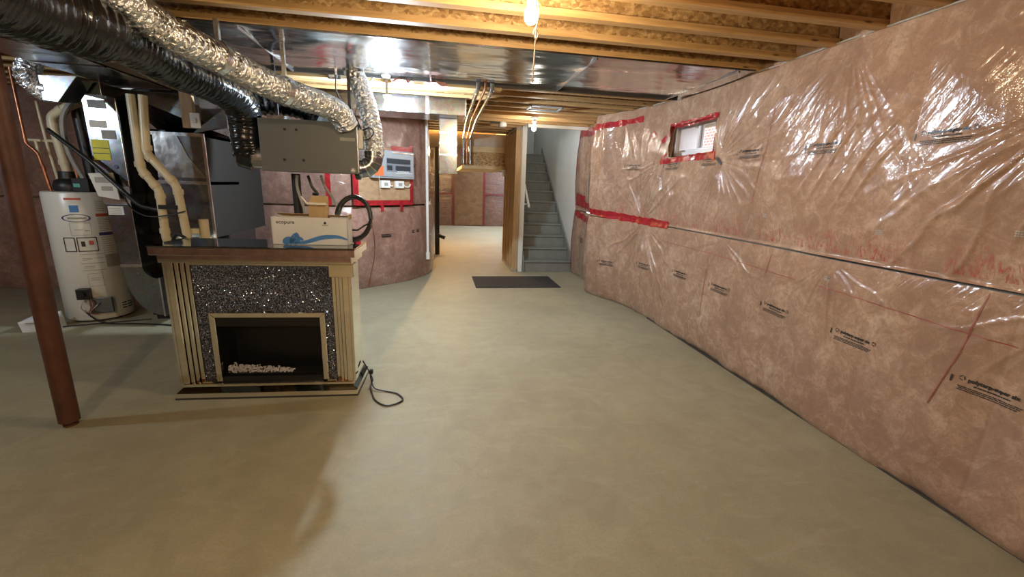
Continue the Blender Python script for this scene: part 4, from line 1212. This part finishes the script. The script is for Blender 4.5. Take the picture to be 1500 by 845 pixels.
# hoses and dark upright under the ventilator
pipe_thing('drain_stack', 'dark upright pipe below the grey ventilator behind the carton', 'pipe', [[(-1.26, 4.30, 0.0), (-1.26, 4.30, 1.53)]], 0.038, 'black')
cable('grey_tube', 'pale grey tube hanging below the grey ventilator, left of the flap', [(-1.22, 4.2, 1.52), (-1.23, 4.22, 1.40), (-1.18, 4.22, 1.2), (-1.13, 4.22, 1.05)], 0.012, 'grey_hose')
cable('grey_tube', 'pale grey tube looping behind the raised carton flap', [(-1.02, 4.2, 1.52), (-1.0, 4.25, 1.42), (-0.93, 4.25, 1.30), (-0.90, 4.25, 1.2), (-0.93, 4.25, 1.10)], 0.012, 'grey_hose')
cable('grey_tube', 'black tube hanging below the grey ventilator beside the pale one', [(-1.13, 4.2, 1.52), (-1.10, 4.2, 1.42), (-1.06, 4.2, 1.36), (-1.10, 4.2, 1.36)], 0.012, 'black')

# ------------------------------------------------------------------ water heater
HC = Vector((-3.52, 5.06, 0.0)); HR = 0.275
wh = thing('water_heater', 'white cylindrical water heater covered in labels behind the red post', 'water heater', HC)
MB().lathe([(HR - 0.01, 0.02), (HR, 0.035), (HR, 1.27), (HR - 0.008, 1.285), (HR - 0.02, 1.288)], (0, 0, 0), 56).build('tank', M['white_enamel'], wh, smooth=True)
MB().lathe([(HR - 0.04, 0.0), (HR - 0.04, 0.03)], (0, 0, 0), 32).build('base_ring', M['black'], wh)
FA = math.atan2(-HC.y, -HC.x)      # direction from the tank to the viewer
def on_tank(t0, t1, z0, z1, name, mat, off=0.0015):
    """curved patch; t in -1..1 across the visible face, left to right"""
    a0_ = FA + math.asin(max(-0.99, min(0.99, t0))); a1_ = FA + math.asin(max(-0.99, min(0.99, t1)))
    k = max(2, int(abs(a1_ - a0_) / 0.06))
    mb = MB(); vs = []
    for i in range(k + 1):
        a = a0_ + (a1_ - a0_) * i / k
        for z in (z0, z1): vs.append(((HR + off) * math.cos(a), (HR + off) * math.sin(a), z))
    mb.add(vs, [(2 * i, 2 * i + 2, 2 * i + 3, 2 * i + 1) for i in range(k)])
    return mb.build(name, M[mat], wh, smooth=True)
on_tank(-0.42, 0.0, 1.215, 1.235, 'brand_lettering', 'red_print')
on_tank(-0.33, -0.10, 1.10, 1.165, 'blue_label', 'blue')
on_tank(0.30, 0.92, 1.055, 1.085, 'red_band', 'red_print')
on_tank(0.30, 0.92, 0.87, 0.90, 'blue_band', 'navy_print')
rr = random.Random(9)
for z in [1.20 - 0.018 * k for k in range(6)] + [1.035 - 0.017 * k for k in range(8)] + [0.85 - 0.022 * k for k in range(10)]:
    on_tank(0.33, 0.55 + rr.uniform(0.1, 0.33), z, z + 0.005, 'text_line', 'grey_print')
on_tank(0.36, 0.80, 0.55, 0.68, 'paper_label', 'grey_print')
def frame_on(t0, t1, z0, z1, w, mat):
    mb = []
    on_tank(t0, t1, z0, z0 + w, 'label_border', mat, 0.003); on_tank(t0, t1, z1 - w, z1, 'label_border', mat, 0.003)
    on_tank(t0, t0 + w * 3, z0, z1, 'label_border', mat, 0.003); on_tank(t1 - w * 3, t1, z0, z1, 'label_border', mat, 0.003)
frame_on(-0.30, 0.22, 0.72, 0.86, 0.008, 'ink')
frame_on(-0.62, -0.34, 0.72, 0.86, 0.008, 'ink')
on_tank(-0.20, -0.10, 0.77, 0.82, 'warning_mark', 'ink', 0.003)
on_tank(0.0, 0.12, 0.785, 0.825, 'warning_mark', 'red_print', 0.003)
frame_on(-0.40, 0.12, 0.88, 1.0, 0.003, 'grey_print')
frame_on(-0.20, 0.20, 0.37, 0.50, 0.003, 'grey_print')
for z, t0, t1 in ((0.69, -0.3, 0.35), (0.60, -0.3, 0.35), (0.53, -0.3, 0.35), (0.65, -0.25, 0.0), (0.635, -0.25, 0.0), (0.65, 0.05, 0.3), (0.57, -0.25, 0.05), (0.555, -0.25, 0.02), (0.45, -0.12, 0.12), (0.43, -0.12, 0.1), (0.93, -0.3, -0.1), (0.92, -0.05, 0.08)):
    on_tank(t0, t1, z, z + 0.005, 'text_line', 'grey_print', 0.002)
# oval emblem
mb = MB(); K = 30
for i in range(K):
    q0, q1 = 2 * PI * i / K, 2 * PI * (i + 1) / K
    pts_ = []
    for q, rr_ in ((q0, 1), (q1, 1), (q1, 0.88), (q0, 0.88)):
        tt = -0.20 + 0.36 * rr_ * math.cos(q); z = 1.045 + 0.038 * rr_ * math.sin(q)
        a = FA + math.asin(tt)
        pts_.append(((HR + 0.003) * math.cos(a), (HR + 0.003) * math.sin(a), z))
    mb.quad(*pts_)
mb.build('oval_emblem', M['navy_print'], wh)
on_tank(-0.42, 0.04, 1.035, 1.052, 'emblem_lettering', 'grey_print', 0.003)
for k in range(3):
    for q in (0.58, 0.74):
        on_tank(q, q + 0.13, 0.10 + k * 0.026, 0.112 + k * 0.026, 'vent_slot', 'ink', 0.002)
# gas valve and burner door
a = FA - 0.35
gv = thing('gas_valve', 'black gas control valve low on the front of the water heater', 'valve', HC + Vector(((HR) * math.cos(a), HR * math.sin(a), 0.30)), a + PI / 2)
MB().box(-0.05, 0.05, -0.07, 0.0, -0.045, 0.06).build('body', M['black'], gv, bevel=0.006)
MB().lathe([(0.028, 0), (0.024, 0.03)], (0, 0, 0), 14, Matrix.Translation((0.0, -0.07, 0.01)) @ Matrix.Rotation(PI / 2, 4, 'X')).build('knob', M['black'], gv)
MB().box(0.02, 0.20, -0.03, 0.004, -0.20, -0.04).build('burner_door', M['galv'], gv, bevel=0.006)
MB().tube(spline([(0.03, -0.05, -0.04), (0.06, -0.07, -0.10), (0.03, -0.08, -0.18), (0.09, -0.05, -0.2)], 6), 0.006, 7).build('tube', M['copper'], gv)
MB().tube(spline([(0.0, -0.05, -0.04), (-0.02, -0.09, -0.12), (0.02, -0.07, -0.17), (0.10, -0.06, -0.10)], 6), 0.006, 7).build('tube', M['grey_hose'], gv)
cable('power_lead', 'black lead running over the floor from the water heater to the furnace',
      [(-3.45, 4.74, 0.14), (-3.36, 4.72, 0.06), (-3.25, 4.72, 0.012), (-3.0, 4.70, 0.010), (-2.75, 4.66, 0.010), (-2.55, 4.6, 0.010)], 0.008, 'black')
cable('power_lead', 'thin black lead on the floor passing in front of the water heater base',
      [(-3.70, 4.62, 0.008), (-3.45, 4.70, 0.008), (-3.2, 4.78, 0.008), (-2.95, 4.86, 0.008)], 0.006, 'black')
t = thing('carton_tray', 'small white cardboard piece on the floor behind the foot of the red post', 'box', (-3.72, 4.60, 0.0), 0.15)
MB().hexa([(-0.11, -0.08, 0), (0.13, -0.08, 0), (0.13, 0.10, 0), (-0.11, 0.10, 0)], [(-0.13, -0.08, 0.10), (0.12, -0.07, 0.16), (0.12, 0.08, 0.16), (-0.10, 0.10, 0.12)]).build('carton', M['card_white'], t, bevel=0.004)
MB().box(-0.07, 0.02, -0.085, -0.078, 0.085, 0.095).build('print_line', M['grey_print'], t)

# vent blower and pipes over the tank
bl = thing('vent_blower', 'black vent blower box on top of the water heater', 'blower', (HC.x, HC.y, 1.288))
MB().lathe([(0.12, 0.0), (0.13, 0.05), (0.11, 0.10), (0.075, 0.12), (0.07, 0.19)], (-0.05, -0.02, 0), 24).build('housing', M['black'], bl, smooth=True)
MB().box(0.06, 0.20, -0.16, -0.03, 0.0, 0.13).build('control_box', M['black'], bl, bevel=0.006)
MB().box(0.075, 0.13, -0.164, -0.158, 0.045, 0.08).build('green_label', plain('label_green', (0.12, 0.42, 0.36), 0.5), bl)
pipe_thing('vent_stack', 'cream plastic vent pipe rising from the blower and turning right', 'pipe',
           [[(HC.x - 0.05, HC.y - 0.02, 1.46), (HC.x - 0.10, HC.y - 0.02, 1.98), (HC.x + 0.10, HC.y - 0.02, 2.10), (HC.x + 0.22, HC.y + 0.1, 2.20)]], 0.040, 'pvc',
           [((HC.x - 0.06, HC.y - 0.02, 1.56), (0, 0, 1)), ((HC.x - 0.09, HC.y - 0.02, 1.90), (0, 0, 1)), ((HC.x, HC.y - 0.02, 2.04), (1, 0, 0.6))])
pipe_thing('black_vent', 'black vent pipe rising behind the cream one above the water heater', 'pipe',
           [[(HC.x + 0.06, HC.y + 0.12, 1.40), (HC.x + 0.03, HC.y + 0.12, 2.22)]], 0.05, 'black')
cable('grey_tube', 'fat grey hose curving up beside the water heater vent', [(HC.x + 0.12, HC.y - 0.05, 1.36), (HC.x + 0.05, HC.y - 0.10, 1.65), (HC.x + 0.05, HC.y - 0.1, 1.95), (HC.x + 0.14, HC.y - 0.05, 2.15), (HC.x + 0.22, HC.y, 2.24)], 0.022, 'grey_hose')
pipe_thing('water_pipe', 'copper water pipe dropping to the left of the water heater vent', 'pipe',
           [[(-3.80, 4.95, 2.38), (-3.80, 4.95, 1.72), (-3.72, 4.95, 1.64), (-3.68, 4.95, 1.29)]], 0.014, 'copper', [((-3.80, 4.95, 1.75), (0, 0, 1)), ((-3.70, 4.95, 1.5), (0, 0, 1))])
pipe_thing('water_pipe', 'white thin water pipe with a side branch left of the water heater vent', 'pipe',
           [[(-3.76, 5.10, 2.12), (-3.74, 5.10, 1.75), (-3.70, 5.10, 1.29)], [(-3.90, 5.10, 1.76), (-3.62, 5.10, 1.76)], [(-3.83, 5.10, 1.76), (-3.82, 5.10, 1.52)]], 0.014, 'pvc')
pipe_thing('water_pipe', 'copper water pipe rising from the right of the tank top', 'pipe',
           [[(-3.44, 4.98, 1.29), (-3.46, 4.98, 1.50), (-3.47, 4.98, 1.62)]], 0.013, 'copper', [((-3.46, 4.98, 1.5), (0, 0, 1))])
pipe_thing('drain_line', 'thick black hose slanting down from the vent across to the furnace', 'hose',
           [[(-3.36, 4.62, 1.83), (-3.04, 4.55, 1.58), (-2.79, 4.5, 1.33), (-2.62, 4.42, 1.20), (-2.42, 4.36, 1.17)]], 0.018, 'black', part='hose')
cable('thin_cable', 'thin dark cable sagging across the two cream vent pipes', [(-2.78, 4.48, 1.31), (-2.62, 4.30, 1.19), (-2.46, 4.22, 1.13), (-2.30, 4.2, 1.14), (-2.15, 4.2, 1.18)], 0.006, 'black')
t = thing('foil_elbow', 'crumpled silver foil elbow duct under the trunk at the far upper left', 'duct', (-2.98, 4.2, 2.10))
ep = spline([(0.05, 0.0, 0.0), (-0.03, 0, -0.02), (-0.10, 0, 0.03), (-0.14, 0, 0.10), (-0.13, 0.05, 0.2)], 8)
rr = random.Random(8)
e = MB().tube(ep, 0.07, 20, True, lambda t_, i: 0.068 + 0.008 * (i % 2) + 0.003 * rr.random())
e.build('jacket', M['foil'], t, smooth=True)
t = thing('takeoff_cone', 'tapered bright sheet metal takeoff under the trunk duct at the far upper left', 'ductwork', (-2.85, 4.2, 2.10))
MB().hexa([(-0.14, -0.08, -0.09), (-0.04, -0.08, -0.10), (-0.02, 0.10, -0.08), (-0.14, 0.10, -0.08)], [(-0.14, -0.08, 0.09), (0.12, -0.08, 0.10), (0.12, 0.10, 0.10), (-0.14, 0.10, 0.09)]).build('cone', M['galv'], t, bevel=0.003)
MB().box(-0.02, 0.14, 0.12, 0.42, 0.0, 0.10).build('damper_box', M['galv'], t, bevel=0.003)
MB().tube([(-0.15, 0, 0.0), (-0.12, 0, 0.0)], 0.085, 20).build('collar', M['foil_tape'], t, smooth=True)

# ------------------------------------------------------------------ mirrored electric fireplace
FP = thing('mirrored_fireplace', 'mirrored electric fireplace with a crushed crystal front standing on the concrete floor', 'fireplace', (-1.16, 2.97, 0.0), -0.045)
def fpart(name, mb, mat, bevel=0.002, parent=FP): return mb.build(name, M[mat], parent, bevel=bevel, seg=1)
bd = MB()
bd.box(-0.555, -0.325, 0.105, 0.34, 0.05, 0.95); bd.box(0.358, 0.555, 0.105, 0.34, 0.05, 0.95); bd.box(-0.325, 0.358, 0.105, 0.34, 0.57, 0.95); bd.box(-0.325, 0.358, 0.305, 0.34, 0.05, 0.57)
fpart('body', bd, 'dark_back', 0)
fpart('side_panel', MB().box(0.556, 0.566, 0.045, 0.34, 0.07, 0.94), 'mirror')
fpart('side_panel', MB().box(-0.566, -0.556, 0.045, 0.34, 0.07, 0.94), 'mirror')
# plinth with bevelled mirror edges
pl = MB()
pl.hexa([(-0.597, 0.0, 0.0), (0.597, 0.0, 0.0), (0.597, 0.42, 0.0), (-0.597, 0.42, 0.0)], [(-0.597, 0.0, 0.012), (0.597, 0.0, 0.012), (0.597, 0.42, 0.012), (-0.597, 0.42, 0.012)])
fpart('plinth_base', pl, 'dark_back', 0)
pl = MB().hexa([(-0.594, 0.003, 0.012), (0.594, 0.003, 0.012), (0.594, 0.42, 0.012), (-0.594, 0.42, 0.012)], [(-0.590, 0.006, 0.042), (0.590, 0.006, 0.042), (0.590, 0.416, 0.042), (-0.590, 0.416, 0.042)])
fpart('plinth_mirror', pl, 'mirror', 0)
fpart('plinth_top', MB().hexa([(-0.590, 0.006, 0.0425), (0.590, 0.006, 0.0425), (0.590, 0.416, 0.0425), (-0.590, 0.416, 0.0425)], [(-0.562, 0.034, 0.0715), (0.562, 0.034, 0.0715), (0.562, 0.38, 0.0715), (-0.562, 0.38, 0.0715)]), 'mirror_dark', 0)
fpart('plinth_plate', MB().box(-0.56, 0.56, 0.04, 0.30, 0.072, 0.095), 'mirror', 0.003)
# mantel: two stepped slabs and a smoked glass top
def frame_rim(x, y0, y1, z0, z1): return MB().box(-x, x, y0, y1, z0, z1)
fpart('mantel_slab', frame_rim(0.622, 0.0, 0.39, 0.995, 1.046), 'mirror', 0.003)
fpart('mantel_slab', frame_rim(0.592, 0.028, 0.37, 0.943, 0.994), 'mirror', 0.003)
fpart('mantel_top', frame_rim(0.626, -0.004, 0.394, 1.047, 1.056), 'mirror_dark', 0.003)
# stepped pilasters: mirror strips, the inner ones set further back
for sx in (-1, 1):
    for k, (a_, b_, y_) in enumerate(((0.520, 0.582, 0.045), (0.494, 0.520, 0.058), (0.468, 0.494, 0.071), (0.440, 0.468, 0.084))):
        x0_, x1_ = sorted((sx * a_, sx * b_))
        fpart('pilaster_strip', MB().box(x0_ + 0.0018, x1_ - 0.0018, y_, 0.12, 0.095, 0.942), 'mirror', 0.003)
    # cap blocks beneath the mantel
    x0_, x1_ = sorted((sx * 0.44, sx * 0.60))
    if sx > 0: fpart('capital', MB().box(x0_, x1_, 0.035, 0.16, 0.855, 0.942), 'mirror', 0.003)
    x0_, x1_ = sorted((sx * 0.38, sx * 0.44))
    fpart('foot_strip', MB().box(x0_, x1_, 0.05, 0.10, 0.095, 0.108), 'mirror', 0.002)
fpart('top_fillet', MB().box(-0.44, 0.44, 0.07, 0.10, 0.922, 0.942), 'mirror', 0.002)
# crystal surround
cbm = MB(); cbm.box(-0.44, -0.325, 0.098, 0.104, 0.10, 0.922); cbm.box(0.358, 0.44, 0.098, 0.104, 0.10, 0.922); cbm.box(-0.325, 0.358, 0.098, 0.104, 0.57, 0.922)
fpart('crystal_bed', cbm, 'dark_back', 0)
cr = MB(); rr = random.Random(21)
octv = [Vector(q) for q in ((1, 0, 0), (-1, 0, 0), (0, 1, 0), (0, -1, 0), (0, 0, 1), (0, 0, -1))]
octf = [(0, 2, 4), (2, 1, 4), (1, 3, 4), (3, 0, 4), (2, 0, 5), (1, 2, 5), (3, 1, 5), (0, 3, 5)]
def gem(mb, c, s_):
    E_ = Euler((rr.uniform(0, 6.3), rr.uniform(0, 6.3), rr.uniform(0, 6.3))).to_matrix()
    sc = Vector((s_ * rr.uniform(0.6, 1.3), s_ * rr.uniform(0.6, 1.3), s_ * rr.uniform(0.6, 1.3)))
    mb.add([E_ @ Vector((v.x * sc.x, v.y * sc.y, v.z * sc.z)) + c for v in octv], octf)
n_g = 0
while n_g < 9500:
    x = rr.uniform(-0.437, 0.437); z = rr.uniform(0.11, 0.92)
    if abs(x - 0.016) < 0.372 and z < 0.598: continue
    gem(cr, Vector((x, 0.096 - rr.uniform(0, 0.006), z)), rr.uniform(0.0032, 0.0062)); n_g += 1
o = cr.build('crystal_chips', M['crystal'], FP); o['kind'] = 'stuff'
# firebox frame: mitred mirror strips
x0_, x1_, zt_ = -0.355, 0.388, 0.60; w_ = 0.036
for poly in ([(x0_, 0.10), (x0_ + w_, 0.10), (x0_ + w_, zt_ - w_), (x0_, zt_)], [(x1_ - w_, 0.10), (x1_, 0.10), (x1_, zt_), (x1_ - w_, zt_ - w_)], [(x0_, zt_), (x0_ + w_, zt_ - w_), (x1_ - w_, zt_ - w_), (x1_, zt_)]):
    fpart('frame_strip', MB().prism(poly, 0.062, 0.10), 'mirror', 0.003)
fb = MB(); xi0, xi1, zi = x0_ + w_, x1_ - w_, zt_ - w_
fb.quad((xi0, 0.30, 0.09), (xi1, 0.30, 0.09), (xi1, 0.30, zi), (xi0, 0.30, zi))
fb.quad((xi0, 0.07, 0.09), (xi0, 0.30, 0.09), (xi0, 0.30, zi), (xi0, 0.07, zi)); fb.quad((xi1, 0.30, 0.09), (xi1, 0.07, 0.09), (xi1, 0.07, zi), (xi1, 0.30, zi))
fb.quad((xi0, 0.07, zi), (xi0, 0.30, zi), (xi1, 0.30, zi), (xi1, 0.07, zi)); fb.quad((xi0, 0.07, 0.0955), (xi1, 0.07, 0.0955), (xi1, 0.30, 0.0955), (xi0, 0.30, 0.0955))
fpart('firebox', fb, 'firebox', 0)
fpart('firebox_lip', MB().box(xi0, xi1, 0.066, 0.085, 0.095, 0.135), 'firebox', 0.002)
fpart('firebox_rim', MB().box(xi0, xi1, 0.070, 0.084, 0.500, zi), 'firebox', 0.002)
em_ = MB(); rr = random.Random(4)
for k in range(420):
    u = rr.random() ** 1.25
    x = xi0 + 0.03 + u * 0.42; hgt = 0.05 * (1 - u) ** 0.7
    gem(em_, Vector((x, rr.uniform(0.10, 0.17), 0.145 + rr.uniform(0, hgt))), rr.uniform(0.005, 0.011))
o = em_.build('ember_crystals', M['crystal_clear'], FP); o['kind'] = 'stuff'
fpart('ember_tray', MB().box(xi0 + 0.01, xi1 - 0.01, 0.09, 0.20, 0.096, 0.148), 'firebox', 0)
M['screen'] = NT('smoked_glass').set(Base_Color=(0.01, 0.01, 0.01), Alpha=0.10, Roughness=0.02, IOR=1.4).m
fpart('glass_front', MB().box(xi0 + 0.001, xi1 - 0.001, 0.074, 0.077, 0.13, 0.505), 'screen', 0)
cordp = spline([(0.575, 0.30, 0.14), (0.60, 0.31, 0.08), (0.635, 0.26, 0.05), (0.665, 0.19, 0.03), (0.66, 0.13, 0.012), (0.69, 0.02, 0.008), (0.74, -0.10, 0.008), (0.83, -0.17, 0.008), (0.92, -0.10, 0.008), (0.87, 0.0, 0.008), (0.78, 0.045, 0.008), (0.70, 0.075, 0.02), (0.66, 0.15, 0.06), (0.655, 0.17, 0.10)], 8)
fpart('power_cord', MB().tube(cordp, 0.0055, 8), 'black', 0)
fpart('plug', MB().box(0.645, 0.675, 0.15, 0.185, 0.09, 0.125), 'black', 0.006)

# ------------------------------------------------------------------ carton and cable coil on the mantel
RM = Matrix.Rotation(-0.045, 4, 'Z')
def on_mantel(x, y, z=1.0563):
    v = RM @ Vector((x, y, z)); return Vector((-1.16 + v.x, 2.97 + v.y, z))
bxo = thing('carton', 'open white printed cardboard carton with a blue wave on the fireplace mantel', 'box', on_mantel(0.31, 0.20), -0.06)
W_, D_, H_ = 0.245, 0.12, 0.185
cb2 = MB()
cb2.box(-W_, W_, -D_ / 2, -D_ / 2 + 0.004, 0, H_); cb2.box(-W_, W_, D_ / 2 - 0.004, D_ / 2, 0, H_)
cb2.box(-W_, -W_ + 0.004, -D_ / 2, D_ / 2, 0, H_); cb2.box(W_ - 0.004, W_, -D_ / 2, D_ / 2, 0, H_); cb2.box(-W_, W_, -D_ / 2, D_ / 2, 0, 0.004)
cb2.build('body', M['card_white'], bxo)
MB().box(-W_ + 0.004, W_ - 0.004, -D_ / 2 + 0.004, D_ / 2 - 0.004, 0.14, 0.146).build('inside', M['card'], bxo)
MB().hexa([(-W_ + 0.03, D_ / 2 - 0.004, H_), (W_ - 0.02, D_ / 2 - 0.004, H_), (W_ - 0.02, D_ / 2, H_), (-W_ + 0.03, D_ / 2, H_)],
          [(-W_ + 0.01, D_ / 2 - 0.05, H_ + 0.02), (W_ - 0.02, D_ / 2 - 0.05, H_ + 0.012), (W_ - 0.02, D_ / 2 - 0.045, H_ + 0.014), (-W_ + 0.01, D_ / 2 - 0.045, H_ + 0.022)]).build('flap', M['card'], bxo)
MB().box(W_ - 0.002, W_ + 0.004, -0.02, 0.05, H_ - 0.01, H_ + 0.02).build('flap', M['card'], bxo)
fl = MB()
fl.hexa([(-0.02, 0.0, H_ - 0.02), (0.10, 0.0, H_ - 0.02), (0.10, 0.045, H_ - 0.02), (-0.02, 0.045, H_ - 0.02)], [(-0.02, 0.0, H_ + 0.085), (0.095, 0.0, H_ + 0.085), (0.10, 0.045, H_ + 0.14), (-0.01, 0.045, H_ + 0.14)])
fl.build('insert', M['card'], bxo)
MB().hexa([(-0.025, -0.012, H_ + 0.083), (0.098, -0.012, H_ + 0.083), (0.098, 0.004, H_ + 0.083), (-0.025, 0.004, H_ + 0.083)], [(-0.027, -0.014, H_ + 0.096), (0.10, -0.014, H_ + 0.096), (0.10, 0.004, H_ + 0.096), (-0.027, 0.004, H_ + 0.096)]).build('white_lip', M['white'], bxo)
MB().tube([(-0.025, -0.006, H_ + 0.09), (-0.06, -0.006, H_ + 0.135)], 0.005, 6).build('white_strap', M['white'], bxo)
yf = -D_ / 2 - 0.0008
vs, fs = text_mesh('ecopure', 0.03, 0.0002)
k_ = 0.118 / max(v[0] for v in vs)
MB().add([(-W_ + 0.030 + v[0] * k_, yf, 0.140 + v[1] * k_) for v in vs], fs).build('lettering', M['ink'], bxo)
wv = MB()
def wave(u): return 0.020 + 0.052 * (0.5 - 0.5 * math.cos(PI * min(1, max(0, (u + 0.10) / 0.22)))) - 0.030 * max(0, (u - 0.15) / 0.095) ** 2
N_ = 30
for i in range(N_):
    u0 = -0.10 + 0.343 * i / N_; u1 = -0.10 + 0.343 * (i + 1) / N_
    h0 = 0.008 + 0.022 * math.sin(PI * i / N_) ** 0.7; h1 = 0.008 + 0.022 * math.sin(PI * (i + 1) / N_) ** 0.7
    wv.quad((u0, yf, wave(u0) - h0), (u1, yf, wave(u1) - h1), (u1, yf, wave(u1)), (u0, yf, wave(u0)))
for cx_, cz_, rx_, rz_, an in ((-0.150, 0.028, 0.034, 0.024, 0.5), (-0.115, 0.040, 0.042, 0.016, 1.1), (-0.085, 0.062, 0.022, 0.013, 1.9), (-0.065, 0.042, 0.022, 0.011, 2.6), (-0.10, 0.024, 0.034, 0.020, 0.1)):
    wv.add([(cx_ + rx_ * math.cos(q) * math.cos(an) - rz_ * math.sin(q) * math.sin(an), yf, cz_ + rx_ * math.cos(q) * math.sin(an) + rz_ * math.sin(q) * math.cos(an)) for q in [2 * PI * k / 18 for k in range(18)]], [tuple(range(18))])
wv.build('blue_wave', M['blue'], bxo)
MB().prism([(0.09, 0.150), (0.10, 0.162), (0.11, 0.150), (0.105, 0.142), (0.095, 0.142)], yf, yf - 0.0004).build('emblem', M['ink'], bxo)
MB().box(0.08, 0.12, yf - 0.0004, yf, 0.134, 0.137).build('emblem_line', M['ink'], bxo)
pts = []
rr = random.Random(6)
for k in range(7 * 28):
    q = 2 * PI * k / 28
    j = k // 28
    rx_, rz_ = 0.116 + 0.013 * math.sin(j * 2.1), 0.148 + 0.013 * math.cos(j * 1.7)
    pts.append(Vector((rx_ * math.cos(q) + 0.004 * math.sin(j * 3), 0.05 * math.sin(q) + 0.010 * (j % 3) - 0.01, 0.172 + rz_ * math.sin(q))))
pts += [Vector((0.07, -0.03, 0.12)), Vector((0.03, -0.04, 0.09)), Vector((-0.03, -0.03, 0.09))]
o = MB().tube([on_mantel(0.555, 0.335) + p for p in pts], 0.0062, 7).build('cable_coil', M['black'], None, smooth=True)
tag(o, 'coil of black cable standing behind the carton on the fireplace mantel', 'cable')
cable('black_cable_end', 'stub of thick black cable poking up at the left of the mantel', [(-1.93, 3.5, 0.95), (-1.90, 3.5, 1.02), (-1.83, 3.45, 1.07), (-1.72, 3.42, 1.0)], 0.012, 'black')

# door mat
t = thing('floor_mat', 'dark grey ribbed floor mat in front of the stairs', 'mat', (1.20, 6.58, 0.0))
MB().box(-0.64, 0.66, -0.41, 0.40, 0.0, 0.010).build('mat', M['mat'], t, bevel=0.004)
mr = MB()
for k in range(40):
    x = -0.60 + k * 0.0308
    mr.box(x, x + 0.014, -0.38, 0.37, 0.010, 0.013)
mr.build('ribs', M['mat'], t)
